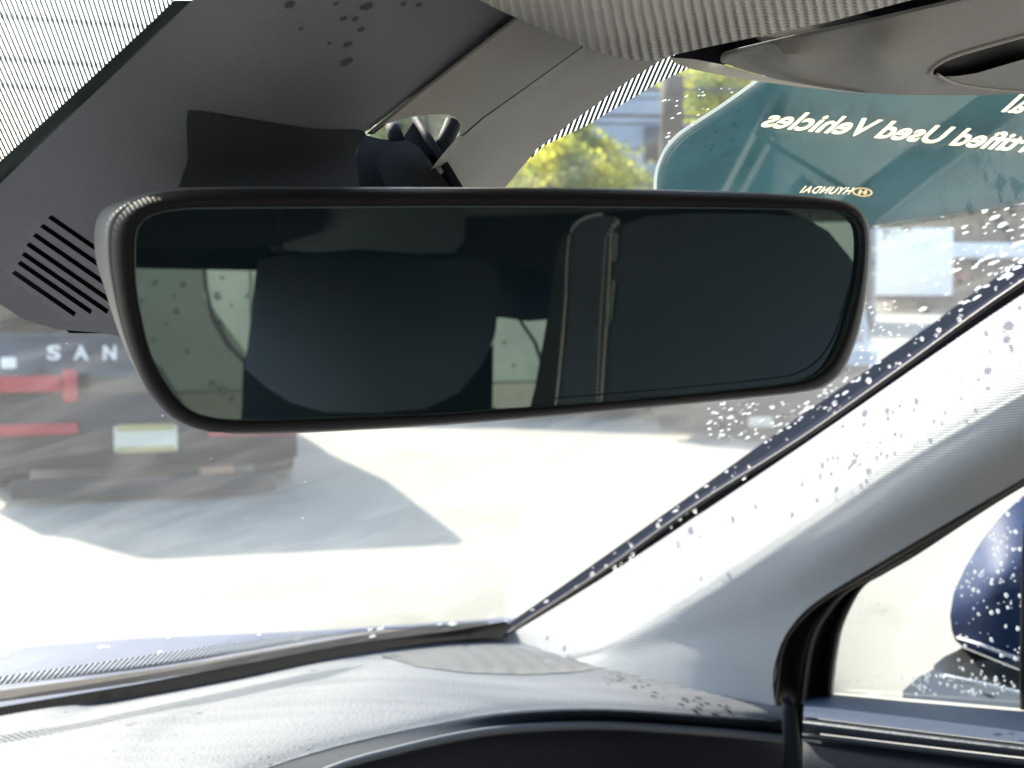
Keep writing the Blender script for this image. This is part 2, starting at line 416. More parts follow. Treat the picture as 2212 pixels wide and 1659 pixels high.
def loft(name, rows, material, parent=None, nu=60, nv=4, thick=0, flip=False):
    """rows: list of lists of 3D points; smooth surface through them."""
    rr = []
    for row in rows:
        q = cr_open([tuple(p) for p in row], 8); L = [0]
        for i in range(1, len(q)): L.append(L[-1] + np.linalg.norm(np.array(q[i]) - np.array(q[i - 1])))
        t = np.linspace(0, L[-1], nu); q = np.array(q); rr.append(np.stack([np.interp(t, L, q[:, k]) for k in range(3)], 1))
    cols = [cr_open([rr[j][i] for j in range(len(rr))], nv) for i in range(nu)]
    m = len(cols[0]); V = [Vector(cols[i][j]) for j in range(m) for i in range(nu)]
    Fc = [[j * nu + i, j * nu + i + 1, (j + 1) * nu + i + 1, (j + 1) * nu + i] for j in range(m - 1) for i in range(nu - 1)]
    mid = Fc[len(Fc) // 2]; nrm = (V[mid[1]] - V[mid[0]]).cross(V[mid[3]] - V[mid[0]])
    if (nrm.dot(C - V[mid[0]]) < 0) != flip: Fc = [f[::-1] for f in Fc]
    uv = [(v.dot(RT) * 10, v.z * 10) for v in V]
    return link(name, V, Fc, material, parent, uv)

def tube(name, pts, rad, material, parent=None, n=8, reflect=False, joined=None, flat=1.0):
    pts = [Vector(p) for p in pts]
    if reflect: pts = [mirr(p) for p in pts]
    V = []; Fc = []
    for i, p in enumerate(pts):
        t = (pts[min(i + 1, len(pts) - 1)] - pts[max(i - 1, 0)]).normalized()
        a = t.cross(UP if abs(t.z) < .95 else RT).normalized(); b = t.cross(a)
        rr = rad[i] if isinstance(rad, (list, tuple)) else rad
        for k in range(n):
            an = 2 * math.pi * k / n; V.append(p + a * (math.cos(an) * rr) + b * (math.sin(an) * rr * flat))
    for i in range(len(pts) - 1):
        for k in range(n):
            Fc.append([i * n + k, i * n + (k + 1) % n, (i + 1) * n + (k + 1) % n, (i + 1) * n + k])
    Fc.append(list(range(n))[::-1]); Fc.append([(len(pts) - 1) * n + k for k in range(n)])
    if joined is not None:
        s = len(joined[0]); joined[0].extend(V); joined[1].extend([[i + s for i in f] for f in Fc]); return None
    return link(name, V, Fc, material, parent)
def bevbox(name, c, size, material, parent=None, bev=.02, rot=None, seg=3, taper=None):
    bm = bmesh.new(); bmesh.ops.create_cube(bm, size=1)
    for v in bm.verts: v.co = Vector((v.co.x * size[0], v.co.y * size[1], v.co.z * size[2]))
    if taper: taper(bm)
    if bev: bmesh.ops.bevel(bm, geom=bm.edges[:], offset=bev, segments=seg, affect='EDGES', profile=.6)
    if rot is not None: bmesh.ops.transform(bm, matrix=rot, verts=bm.verts)
    bmesh.ops.translate(bm, vec=Vector(c), verts=bm.verts)
    V = [v.co.copy() for v in bm.verts]; bm.verts.index_update(); Fc = [[v.index for v in f.verts] for f in bm.faces]; bm.free()
    return link(name, V, Fc, material, parent, smooth=bev > 0)
def text_mesh(s, mapper, name, material, parent=None, bold=0, spacing=1.0):
    cu = bpy.data.curves.new('lettering', 'FONT'); cu.body = s; cu.size = 1; cu.offset = bold; cu.resolution_u = 4; cu.space_character = spacing
    to = bpy.data.objects.new('lettering', cu); COL.objects.link(to); bpy.context.view_layer.update()
    dg = bpy.context.evaluated_depsgraph_get(); me = to.evaluated_get(dg).to_mesh()
    V = [(v.co.x, v.co.y) for v in me.vertices]; Fc = [list(p.vertices) for p in me.polygons]; to.evaluated_get(dg).to_mesh_clear()
    bpy.data.objects.remove(to); bpy.data.curves.remove(cu)
    wd = max(v[0] for v in V); return link(name, [mapper(x, y, wd) for x, y in V], Fc, material, parent, smooth=False)

# ------------------------------------------------------------------ ground and surroundings
g = bevbox('ground', (0, 150, -.05), (600, 600, .1), M['concrete'], bev=0); tag(g, 'pale sunlit concrete lot', kind='structure')

def vehicle(name, label, loc, yaw, L_, W_, H_, paint, low, style='suv', group=None, extra=None):
    t = thing(name, label, 'car', loc, group)
    rt = Matrix.Rotation(yaw, 4, 'Z')
    def w_(x, y, z): return Vector(loc) + rt @ Vector((x, y, z))
    belt = H_ * .58; roof = H_
    # side profile (y along the car, rear at -L/2)
    h = L_ / 2
    prof = [(-h, .38), (-h + .02, belt * .98), (-h + .12, belt + .04), (h - 1.25, belt), (h - .12, belt * .86), (h, .6), (h - .02, .34), (h - .3, .26), (-h + .25, .27)]
    def ext(pr, wid, nm, m_, tw=None, bev=.06):
        bm = bmesh.new(); a = []; b = []
        for (y, z) in pr:
            k = wid / 2 if tw is None else tw(z)
            a.append(bm.verts.new(w_(-k, y, z))); b.append(bm.verts.new(w_(k, y, z)))
        n = len(pr); bm.faces.new(a); bm.faces.new(b[::-1])
        for i in range(n): bm.faces.new([a[i], a[(i + 1) % n], b[(i + 1) % n], b[i]][::-1])
        bmesh.ops.recalc_face_normals(bm, faces=bm.faces)
        if bev: bmesh.ops.bevel(bm, geom=bm.edges[:], offset=bev, segments=3, affect='EDGES')
        bm.verts.index_update(); V = [v.co.copy() for v in bm.verts]; Fc = [[v.index for v in f.verts] for f in bm.faces]; bm.free()
        return link(nm, V, Fc, m_, t)
    body = ext(prof, W_, 'body', paint)
    if style == 'suv': gh = [(-h + .12, belt), (-h + .24, roof - .04), (-h + .5, roof), (h - 2.2, roof - .03), (h - 1.3, belt)]
    elif style == 'van': gh = [(-h + .05, belt), (-h + .1, roof - .05), (-h + .3, roof), (h - 1.5, roof - .03), (h - .9, belt)]
    else: gh = [(-h + .55, belt), (-h + 1.15, roof - .02), (-h + 1.7, roof), (h - 2.3, roof - .02), (h - 1.35, belt)]
    cab = ext(gh, W_, 'roof', paint, tw=lambda z: W_ / 2 - .04 - (z - belt) / (roof - belt) * .12, bev=.05)
    # glazing slightly proud of the cabin
    g0, g1 = gh[0], gh[1]
    def sl(u, v, out):
        y = g0[0] + (g1[0] - g0[0]) * v; z = g0[1] + (g1[1] - g0[1]) * v; k = (W_ / 2 - .14 - .1 * v) * u
        return w_(k, y - out, z)
    link('rear_window', [sl(-.92, .14, .012), sl(.92, .14, .012), sl(.86, .9, .012), sl(-.86, .9, .012)], [[0, 1, 2, 3]], M['windark'], t, smooth=False)
    for s in (-1, 1):
        def sd_(y, z): return w_(s * (W_ / 2 - .04 - (z - belt) / (roof - belt) * .16 + .008), y, z)
        ya, yb = gh[0][0] + .35, gh[-1][0] - .25; za, zb = belt + .05, roof - .12
        mid = (ya + yb) / 2
        for q in ([(ya, za), (mid - .04, za), (mid - .04, zb), (ya + .25, zb)], [(mid + .04, za), (yb, za), (yb - .55, zb), (mid + .04, zb)]):
            link('side_window', [sd_(*p) for p in q], [[0, 1, 2, 3]], M['windark'], t, smooth=False)
    ws = [gh[-1], gh[-2]]
    link('windscreen', [w_(-W_ / 2 * .8, ws[0][0] - .02 + .03, ws[0][1] + .06), w_(W_ / 2 * .8, ws[0][0] + .01, ws[0][1] + .06), w_(W_ / 2 * .74, ws[1][0] + .07, ws[1][1] - .06), w_(-W_ / 2 * .74, ws[1][0] + .07, ws[1][1] - .06)], [[0, 1, 2, 3]], M['windark'], t, smooth=False)
    ext([(-h - .05, .20), (-h - .05, .62), (-h + .1, .66), (-h + .1, .18)], W_ * .97, 'rear_bumper', low, bev=.03)
    ext([(h - .1, .28), (h - .1, .55), (h + .04, .5), (h + .04, .26)], W_ * .95, 'front_bumper', low, bev=.03)
    for sx in (-1, 1):
        for yy in (-h + .85, h - .9):
            r_ = H_ * .2; V = []; Fc = []; n = 28
            prof2 = [(r_ * .66, -.12), (r_ * .94, -.12), (r_, -.07), (r_, .07), (r_ * .94, .12), (r_ * .66, .12)]
            for k in range(n):
                an = 2 * math.pi * k / n
                for (q, x) in prof2: V.append(w_(sx * (W_ / 2 - .1) + x, yy + math.cos(an) * q, r_ + math.sin(an) * q))
            m_ = len(prof2)
            for k in range(n):
                for j in range(m_ - 1): Fc.append([k * m_ + j, k * m_ + j + 1, ((k + 1) % n) * m_ + j + 1, ((k + 1) % n) * m_ + j])
            wh = link('wheel', V, Fc, M['tyre'], t)
            V = [w_(sx * (W_ / 2 - .03), yy, r_)] + [w_(sx * (W_ / 2 - .0), yy + math.cos(2 * math.pi * k / 20) * r_ * .68 * (1 if k % 2 else .93), r_ + math.sin(2 * math.pi * k / 20) * r_ * .68) for k in range(20)]
            rm = link('rim', V, [[0, 1 + k, 1 + (k + 1) % 20] for k in range(20)], M['rim'], None, smooth=False)
            rm.parent = wh
            # wheel inherits the parent offset; keep the rim where it was built
            rm.matrix_parent_inverse = Matrix.Identity(4)
    return t, w_

# dark SUV ahead, its tail towards the camera
DS = 8.4
def atS(px, py): return P(px, py, DS)
SY = R(15)
sax = Vector((math.cos(SY), math.sin(SY), 0)); sfw = Vector((-math.sin(SY), math.cos(SY), 0)); srot = Matrix.Rotation(SY, 4, 'Z')
sc0 = P(310, 900, DS); sctr = Vector((sc0.x, sc0.y, 0)) + sfw * 2.4
suv, sw = vehicle('parked_suv', 'dark SUV ahead showing its tail, red bar lights and a pale number plate', tuple(sctr), SY, 4.8, 1.88, 1.74, M['darkpaint'], M['cladding'])
def onS(px, py, out=.06):
    r = ray(px, py); q = Vector((sc0.x, sc0.y, 0)) - sfw * out
    return C + r * ((q - C).dot(sfw) / r.dot(sfw))
def barS(x0, y0, x1, y1, nm, m_, dep=.05, bev=.012, par=suv):
    x0, x1 = sorted((x0, x1)); a = onS(x0, y0); b = onS(x1, y1); c = onS((x0 + x1) / 2, (y0 + y1) / 2)
    return bevbox(nm, c, (abs((b - a).dot(sax)), dep, abs(b.z - a.z)), m_, par, bev, rot=srot)
for sgn in (-1, 1):
    def mx_(x): return 310 + sgn * (310 - x)
    barS(mx_(0), 812, mx_(134), 846, 'tail_light', M['redlamp'])
    barS(mx_(134.5), 798, mx_(168), 868, 'lamp_end', M['redlamp']); barS(mx_(-34), 798, mx_(-.5), 868, 'lamp_end', M['redlamp'])
    barS(mx_(-20), 917, mx_(170), 938, 'light_bar', M['redlamp'])
    sgn > 0 or barS(430, 1008, 505, 1022, 'reflector', M['orange'], dep=.07)
barS(246, 922, 384, 972, 'number_plate', M['plate'], dep=.06, bev=.006)
barS(252, 918, 378, 927, 'plate_band', M['plateyellow'], dep=.075, bev=.003); barS(252, 965, 378, 974, 'plate_band', M['plateyellow'], dep=.075, bev=.003)
for ch, x in (('S', 116), ('A', 176), ('N', 236), ('T', 298), ('A', 358), ('F', 440), ('E', 500)):
    text_mesh(ch, lambda u, v, wd, x=x: onS(x - 15 + u / wd * 30, 776 - v * 42, .07), 'letter', M['lettering'], suv, bold=.03)
barS(2, 772, 36, 796, 'badge', M['lettering'], dep=.03, bev=.012)
# bumper details: shiny lower edge, exhaust trim
barS(30, 1040, 600, 1056, 'bumper_lip', M['cladding'], dep=.12)

# pale silver car, low tail seen past the mirror's right end
silver, vw = vehicle('silver_car', 'pale silver car with olive bumper, beyond the right end of the mirror', (P(1790, 950, 11.4).x, 13.7, 0), R(-14), 4.5, 1.85, 1.3, M['silver'], M['olive'], 'sedan')
c0 = P(1658, 920, 11.0)
bevbox('number_plate', (c0.x, 11.32, c0.z + .0), (.19, .04, .08), M['plate'], silver, .005)
# light grey car whose underside shows below the mirror
grey, gw = vehicle('grey_car', 'light blue grey car whose sill shows just under the middle of the mirror', (P(1130, 925, 13).x, 14.2, 0), R(90), 4.4, 1.8, 1.35, mat('pale_blue_paint', (.33, .42, .44), .4, coat=.5), mat('grey_sill', (.2, .25, .25), .6), 'sedan')
# white van farther back
TK = thing('box_truck', 'plain white box truck in front of the brown building at the right', 'truck', (P(1955, 600, 60).x, 60, 0))
tx = P(1955, 600, 60).x
bevbox('cargo_box', (tx, 61, 2.15), (3.3, 4.5, 2.8), M['white'], TK, .06)
bevbox('cab', (tx - 2.3, 61, 1.4), (1.6, 2.2, 1.9), M['white'], TK, .25)
bevbox('windscreen', (tx - 2.75, 60, 1.75), (.5, .3, .6), M['windark'], TK, .05)
bevbox('chassis', (tx - .5, 61, .65), (5, 2, .3), M['cladding'], TK, .04)
for wx in (-2.4, .9):
    tube('wheel', [(tx + wx, 59.8, .42), (tx + wx, 60.1, .42)], .42, M['tyre'], TK, 20)
# brown building with a pale band
bx0 = P(1960, 600, 62).x
bld = thing('brown_building', 'long low brown building with a pale band, far right', 'building', (bx0 + 16, 66, 0))
for k in range(24):
    bevbox('wall_panel', (bx0 + .7 + k * 1.35, 66 + (.04 if k % 2 else 0), 2.3), (1.3, 3, 4.6), M['brown'], bld, .03)
bevbox('fascia_band', (bx0 + 16, 64.3, 2.75), (33, .5, .7), M['white'], bld, .04)
bevbox('roof', (bx0 + 16, 66, 4.75), (33.4, 4, .3), mat('roof_grey', (.12, .12, .11), .8), bld, .04)
bevbox('sign', (P(2090, 600, 63).x, 64.1, 1.6), (.8, .12, .5), mat('red_sign', (.3, .12, .09), .7), bld, .02)

wl = thing('added_backdrop_wall', 'long pale block wall added behind the car as a stand-in for lit ground, seen only in the mirror', 'wall', (2, -16, 0))  # added backdrop: sunlit face makes the mirrored windows read as evenly lit ground
for k in range(30):
    for q in range(4):
        bevbox('backdrop_block', (-30 + k * 2.05 + (q % 2), -16, .75 + q * 1.5), (2.02, .4, 1.47), mat('backdrop_concrete', (.29, .33, .31), .9, var=.15, vscale=1.2) if k + q == 0 else bpy.data.materials['backdrop_concrete'], wl, .02)
pb = thing('pale_building', 'pale blue grey slatted building behind the trees and the utility pole', 'building', (4.5, 46, 0))
for k in range(13):
    bevbox('wall_slat', (4.5, 46 + (.05 if k % 2 else 0), .4 + k * .78), (14, 3, .74), mat('pale_blue_cladding', (.34, .38, .46), .7, var=.08, vscale=.8) if k == 0 else bpy.data.materials['pale_blue_cladding'], pb, .02)
for k in range(3):
    bevbox('window', (1.2 + k * 3.6, 44.45, 5.6), (1.3, .12, 1.1), M['windark'], pb, .02)
# trees
def tree(name, label, base, ht, cr, rad, n, leaf, group, seed):
    q = random.Random(seed); t = thing(name, label, 'tree', base, group); b = Vector(base); J = ([], [])
    top = Vector((cr[0], cr[1], cr[2]))
    tube('', [b, b + Vector((.05, 0, ht * .3)), b.lerp(top, .7), top], [.22, .17, .12, .04], None, joined=J)
    cl = []
    for k in range(34):
        v = Vector((q.gauss(0, 1), q.gauss(0, 1), q.gauss(0, 1))).normalized() * (q.random() ** .45)
        p = top + Vector((v.x * rad, v.y * rad, v.z * rad * .85)); cl.append((p, q.uniform(.28, .6) * rad * .5))
        s = b.lerp(top, q.uniform(.45, .8)); tube('', [s, s.lerp(p, .5) + Vector((0, 0, .1)), p], [.06, .035, .012], None, n=5, joined=J)
    link('trunk', J[0], J[1], M['bark'], t)
    V = []; Fc = []
    for k in range(n):
        c, r_ = q.choice(cl); v = Vector((q.gauss(0, 1), q.gauss(0, 1), q.gauss(0, 1))) * r_ * .55
        p = c + v; s = q.uniform(.035, .09); a = Vector((q.uniform(-1, 1), q.uniform(-1, 1), q.uniform(-1, 1))).normalized()
        d = a.cross(Vector((q.uniform(-1, 1), q.uniform(-1, 1), q.uniform(-1, 1)))).normalized()
        i = len(V); V += [p - a * s, p + d * s * .6, p + a * s, p - d * s * .6]; Fc.append([i, i + 1, i + 2, i + 3])
    link('crown', V, Fc, leaf, t, smooth=False)
TG = 'trees beyond the lot'
tree('leafy_tree', 'sunlit yellow tree nearest the sensor cover edge, low above the mirror', (.25, 24, 0), 3.6, (.35, 24, 2.75), 1.25, 9000, M['leafy'], TG, 8)
tree('leafy_tree', 'slim yellow green tree just left of the utility pole', (2.1, 28, 0), 4, (1.95, 28, 3.0), 1.15, 8000, M['leafy'], TG, 9)
tree('leafy_tree', 'yellow green tree just above the mirror, left of the utility pole', (.7, 27, 0), 4.6, (.9, 27, 3.2), 1.6, 12000, M['leafy'], TG, 1)
tree('leafy_tree', 'dark green tree behind the sensor cover edge, left of the yellow green one', (-2.4, 30, 0), 6, (-1.7, 30, 5.0), 2.4, 9000, M['leafg'], TG, 2)
tree('leafy_tree', 'low olive green tree behind the yellow green one, just above the mirror', (2.0, 33, 0), 4, (2.0, 33, 2.6), 1.9, 9000, M['leafg'], TG, 5)
tree('leafy_tree', 'bright yellow green tree high up behind the corner of the teal banner', (5.0, 29, 0), 6.5, (5.0, 29, 5.6), 1.9, 9000, M['leafy'], TG, 3)
tree('leafy_tree', 'green tree behind the teal banner, right of the utility pole', (9.5, 38, 0), 6, (9.5, 38, 5), 3.2, 9000, M['leafg'], TG, 4)
pt = thing('utility_pole', 'weathered wooden utility pole between the trees', 'pole', (P(1432, 600, 19).x, 19, 0))
px_ = P(1432, 600, 19).x
tube('post', [(px_, 19, 0), (px_ + .05, 19, 3), (px_ + .12, 19, 7.5)], [.12, .11, .09], M['pole'], pt, 14)
tube('transformer', [(px_ + .08, 18.75, 3.2), (px_ + .08, 18.75, 4.0)], [.15, .15], M['pole'], pt, 16)
tube('crossarm', [(px_ - 1.2, 19, 4.9), (px_ + 1.3, 19, 4.8)], .06, M['pole'], pt, 8)
for z0 in (3.15, 3.5, 4.05):
    wv = [Vector((px_ - 14 + 28 * i / 20, 18.9, z0 + .35 + .012 * (i - 10) ** 2 * .6 - .02 * (i - 10))) for i in range(21)]
    tube('overhead_wire', wv, .022, M['wire'], pt, 5)

# ------------------------------------------------------------------ own car: cabin
CB = thing('car_interior', 'grey cabin of the blue car around the mirror: glass, dash, pillar and headliner', 'car interior', (0, 0, .3))

# windshield: one pane in car axes
def wsp(right, s): return WB + RT * (right - (WB - C).dot(RT)) + SL * s
sT = (WT - WB).dot(SL)
gpts = [hit(x, y) for x, y in [(1040, 1388), (1100, 1346), (1250, 1241), (1456, 1095), (1731, 897), (1956, 742), (2212, 557), (2600, 290), (2680, 230)]]
gpts += [wsp(.80, sT + .02), wsp(-.9, sT + .02), wsp(-.9, -.06), wsp(.60, -.06)]
gf = list(range(len(gpts))); nn = sum(((gpts[k] - gpts[0]).cross(gpts[(k + 1) % len(gpts)] - gpts[0]) for k in gf), Vector())
if nn.dot(WN) < 0: gf = gf[::-1]
glass = link('windshield', gpts, [gf], M['windshield'], CB, smooth=False)

# printed bands on the glass
dirA = (hit(260, 100) - hit(180, 118)).normalized()
M['fritA'] = frit_mat('ceramic_dots_left', dirA, .00125, -.38, col=(.05, .065, .065), hz=.08)
patch('ceramic_dot_band', [(-300, -300), (640, -300), (376, 0), (335, 40), (150, 212), (0, 348), (-300, 640)], G(.002), M['fritA'], CB, step=80, thick=0)
patch('ceramic_edge', [(376, 0), (415, 0), (200, 205), (0, 397), (-300, 680), (-300, 640), (0, 348), (150, 212), (335, 40)], G(.003), M['fritgreen'], CB, step=60, thick=.0008)
dirB = (hit(1310, 215) - hit(1296, 204)).normalized()
a_, b_ = hit(1300, 215), hit(1308, 195); tb = (b_ - a_).normalized(); dirB = tb.cross(WN).normalized()
M['fritB'] = frit_mat('ceramic_dots_right', dirB, .00205, -.25, col=(.015, .03, .028), hz=.5)
patch('ceramic_dot_band', [(1424, 120), (1560, 90), (1560, 130), (1490, 147), (1424, 177), (1342, 226), (1269, 270), (1206, 300), (1173, 316), (1150, 340), (1130, 330), (1233, 255), (1342, 175)], G(.002), M['fritB'], CB, step=40, thick=0)
# lower band: dots, then solid
dirC = (hit(260, 1410) - hit(200, 1420)).normalized()
M['fritC'] = frit_mat('ceramic_dots_bottom', dirC, .0045, -.1, SL, .0045, col=(.012, .014, .02), hz=.15)
patch('ceramic_dot_band', [(-900, 1600), (-300, 1500), (0, 1462), (300, 1418), (500, 1388), (660, 1368), (760, 1368), (600, 1395), (300, 1440), (0, 1480), (-300, 1530), (-900, 1640)], G(.002), M['fritC'], CB, step=60, thick=0)
patch('ceramic_edge', [(-900, 1700), (-300, 1580), (0, 1527), (300, 1477), (560, 1428), (760, 1390), (980, 1362), (1090, 1342), (1110, 1352), (1075, 1386), (790, 1425), (500, 1486), (250, 1530), (0, 1566), (-300, 1630), (-900, 1780)], G(.003), M['frit'], CB, step=50, thick=.001)
# band along the right edge of the glass: print, moulding
patch('pillar_edge', [(1100, 1345), (1250, 1240), (1456, 1094), (1731, 896), (1956, 741), (2212, 556), (2600, 290), (2640, 330), (2212, 590), (1956, 772), (1731, 932), (1500, 1080), (1300, 1225), (1112, 1356)], lambda x, y: PR(x, y, .885), M['slate'], CB, step=50, thick=.003)
patch('glass_moulding', [(1112, 1356), (1300, 1225), (1500, 1080), (1731, 932), (1956, 772), (2212, 590), (2640, 330), (2660, 345), (2212, 606), (1956, 790), (1731, 948), (1500, 1094), (1300, 1238), (1114, 1364)], lambda x, y: PR(x, y, .880), M['moulding'], CB, step=50, thick=.004)
# black body flange between glass and trim
patch('pillar_flange', [(1080, 1372), (1114, 1360), (1300, 1236), (1500, 1092), (1731, 946), (1956, 788), (2212, 604), (2700, 292), (2720, 318), (2212, 636), (1956, 816), (1731, 972), (1500, 1118), (1300, 1256), (1084, 1386)], lambda x, y: PR(x, y, .876), M['blackmatte'], CB, step=50, thick=.01)
tube('edge_bead', [PR(x, y, .862) for x, y in cr_open([(1105, 1362), (1300, 1236), (1500, 1094), (1731, 948), (1956, 790), (2212, 607), (2650, 330)], 5)], .0016, M['rubber'], CB, 6)

# A-pillar trim: edge by the glass, crest, flank, edge by the door
e0 = [(1078, 1384), (1150, 1342), (1300, 1250), (1450, 1152), (1731, 964), (2000, 778), (2212, 634), (2500, 455)]
c1 = [(1235, 1428), (1320, 1396), (1440, 1325), (1560, 1252), (1760, 1120), (1960, 985), (2212, 842), (2500, 680)]
c1b = [(1278, 1446), (1352, 1408), (1464, 1340), (1576, 1268), (1768, 1138), (1966, 1003), (2212, 860), (2500, 698)]
cm = [(1480, 1490), (1500, 1430), (1560, 1372), (1620, 1318), (1775, 1210), (1970, 1080), (2212, 935), (2500, 770)]
e3 = [(1676, 1540), (1668, 1470), (1681, 1406), (1706, 1356), (1766, 1296), (1956, 1181), (2212, 1030), (2500, 860)]
r0 = [hit(x, y, .010) for x, y in e0]
R0 = [(p - C).dot(RT) for p in r0]
rows_ = [r0]
for frac, off in ((.3, .012), (.6, .025), (.88, .0375), (1.0, .041)):
    rows_.append([PR(e0[i][0] * (1 - frac) + c1[i][0] * frac, e0[i][1] * (1 - frac) + c1[i][1] * frac, R0[i] - off * (.75 if i == 0 else 1)) for i in range(8)])
rcb = [PR(x, y, R0[i] - .0425) for i, (x, y) in enumerate(c1b)]
rm_ = [PR(x, y, R0[i] - .040) for i, (x, y) in enumerate(cm)]
r3 = [PR(x, y, .812) for x, y in e3]
print('R0', [round(v, 3) for v in R0])
trim = loft('pillar_trim', rows_ + [rcb, rm_, r3], M['weave'], CB, nu=90, nv=6)
# rolled end at door side
r4 = [PR(x + 4, y + 3, .83) for x, y in e3]; r5 = [PR(x + 6, y + 6, .88) for x, y in e3]
loft('trim_return', [r3, r4, r5], M['weave'], CB, nu=60, nv=3)

# door seal: dark band with two beads
s_in = [(1672, 1520), (1680, 1470), (1690, 1406), (1713, 1358), (1770, 1302), (1856, 1250), (1956, 1190), (2081, 1119), (2212, 1037), (2500, 868)]
s_out = [(1802, 1520), (1802, 1480), (1811, 1406), (1826, 1341), (1866, 1266), (1911, 1236), (1980, 1196), (2106, 1112), (2212, 1046), (2500, 876)]
def lerp2(a, b, t): return [(p[0] * (1 - t) + q[0] * t, p[1] * (1 - t) + q[1] * t) for p, q in zip(a, b)]
rows = [[PR(x, y, dr) for x, y in lerp2(s_in, s_out, t)] for t, dr in ((-.05, .83), (.0, .822), (.12, .835), (.42, .85), (.5, .838), (.58, .85), (.85, .875), (.93, .862), (1.0, .88))]
loft('door_seal', rows, M['rubber'], CB, nu=60, nv=4)
for t, dr, rad in ((.0, .822, .0016), (.5, .838, .0017), (.93, .862, .0016)):
    tube('seal_bead', cr_open([tuple(PR(x, y, dr)) for x, y in lerp2(s_in, s_out, t)], 5), rad, mat('seal_bead_rubber', (.09, .08, .065), .3), CB, 6)
# side window pane
sg = [car(1.0, .885, -.42), car(-.3, .885, -.36), car(-.3, .80, .12), car(.35, .83, .1)]
sgo = link('door_window', [PR(x, y, .89) for x, y in [(1780, 1540), (1780, 1380), (1850, 1240), (2212, 1010), (2600, 770), (3300, 500), (3300, 1640), (2212, 1560)]], [list(range(8))], M['sideglass'], CB, smooth=False)
# door top: window channel strip, ledge, dark band, satin strip, lower panel
def R_(pts, dr): return [PR(x, y, dr) for x, y in pts]
loft('window_channel', [R_([(1800, 1497), (2212, 1529), (2700, 1570)], .884), R_([(1800, 1503), (2212, 1537), (2700, 1580)], .874)], mat('channel', (.5, .5, .46), .5), CB, nu=20, nv=1)
loft('door_ledge', [R_([(1737, 1500), (1800, 1502), (2212, 1536), (2900, 1594)], .876), R_([(1737, 1515), (1800, 1516), (2212, 1552), (2900, 1612)], .83), R_([(1736, 1532), (1800, 1538), (2212, 1582), (2900, 1655)], .785), R_([(1735, 1548), (1800, 1556), (2212, 1606), (2900, 1684)], .768)], M['door'], CB, nu=40, nv=4)
loft('door_roll', [R_([(1735, 1549), (1800, 1557), (2212, 1607), (2900, 1684)], .775), R_([(1735, 1560), (1800, 1568), (2212, 1618), (2900, 1695)], .762), R_([(1735, 1580), (1800, 1588), (2212, 1636), (2900, 1712)], .766)], mat('door_roll_vinyl', (.028, .032, .044), .45, bump=.4, bscale=700), CB, nu=40, nv=4)
loft('satin_strip', [R_([(1733, 1583), (1800, 1590), (2212, 1639), (2900, 1714)], .768), R_([(1733, 1588), (1800, 1595), (2212, 1645), (2900, 1720)], .762), R_([(1733, 1596), (1800, 1603), (2212, 1653), (2900, 1728)], .768)], M['strip'], CB, nu=40, nv=3)
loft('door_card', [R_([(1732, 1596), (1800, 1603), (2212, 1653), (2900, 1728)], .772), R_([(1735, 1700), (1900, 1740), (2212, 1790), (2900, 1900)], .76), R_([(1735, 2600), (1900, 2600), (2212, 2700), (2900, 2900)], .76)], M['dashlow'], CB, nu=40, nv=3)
# gap between dash end and door
tube('gap_seal', [PR(x, y, .80) for x, y in [(1694, 1506), (1704, 1530), (1708, 1580), (1718, 1660), (1730, 1800)]], [.004, .0055, .006, .007, .008], M['black'], CB, 10)
patch('gap_panel', [(1640, 1500), (1760, 1496), (1790, 1720), (1670, 1720)], lambda x, y: PR(x, y, .86), M['blackmatte'], CB, step=60, thick=.005)

# dashboard
def ext_left(rowp, n=3, dx=.4):
    p = rowp[0]; return [p - RT * dx * (n - i) for i in range(n)] + rowp
bk = [(0, 1546), (250, 1512), (500, 1466), (790, 1409), (1065, 1379), (1300, 1432), (1506, 1488), (1640, 1535), (1700, 1548)]
bkp = [hit(0, 1546, .01), hit(250, 1512, .01), hit(500, 1466, .01), hit(790, 1409, .01), hit(1065, 1379, .01), PR(1300, 1421, .85), PR(1506, 1474, .84), PR(1640, 1516, .83), PR(1696, 1530, .82)]
fr = [(300, 1760), (575, 1659), (750, 1606), (950, 1562), (1106, 1537), (1306, 1530), (1556, 1546), (1640, 1550), (1696, 1556)]
frz = [-.285, -.288, -.292, -.30, -.308, -.318, -.328, -.33, -.332]
frp = [PZ(x, y, z) for (x, y), z in zip(fr, frz)]
bke = ext_left(bkp); fre = ext_left(frp)
midp = [a.lerp(b, .5) + Vector((0, 0, .006)) for a, b in zip(bke, fre)]
m2 = [a.lerp(b, .9) + Vector((0, 0, .004)) for a, b in zip(bke, fre)]
dash = loft('dashboard', [bke, midp, m2, fre], M['dash'], CB, nu=110, nv=8)
tag(dash, 'sunlit grained dash top')
def drop(pts, dy, dd): return [P(x, y + dy, p.y + dd) for (x, y), p in zip(pts, frp)]
b1 = ext_left(frp); b2 = ext_left(drop([(a, b) for a, b in fr], 8, -.006)); 
st = [(420, 1790), (700, 1660), (860, 1613), (1010, 1580), (1140, 1565), (1320, 1560), (1560, 1575), (1645, 1583), (1694, 1588)]
def dropS(dy, dd): return [P(x, y + dy, p.y + dd) for (x, y), p in zip(st, frp)]
s1 = ext_left(dropS(-3, .004)); s2 = ext_left(dropS(0, -.003)); s3 = ext_left(dropS(12, -.006)); s4 = ext_left(dropS(17, .0))
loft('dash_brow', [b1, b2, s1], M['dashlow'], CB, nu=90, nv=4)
loft('satin_strip', [s1, s2, s3, s4], mat('dash_strip', (.10, .10, .10), .6, spec=.3), CB, nu=90, nv=4)
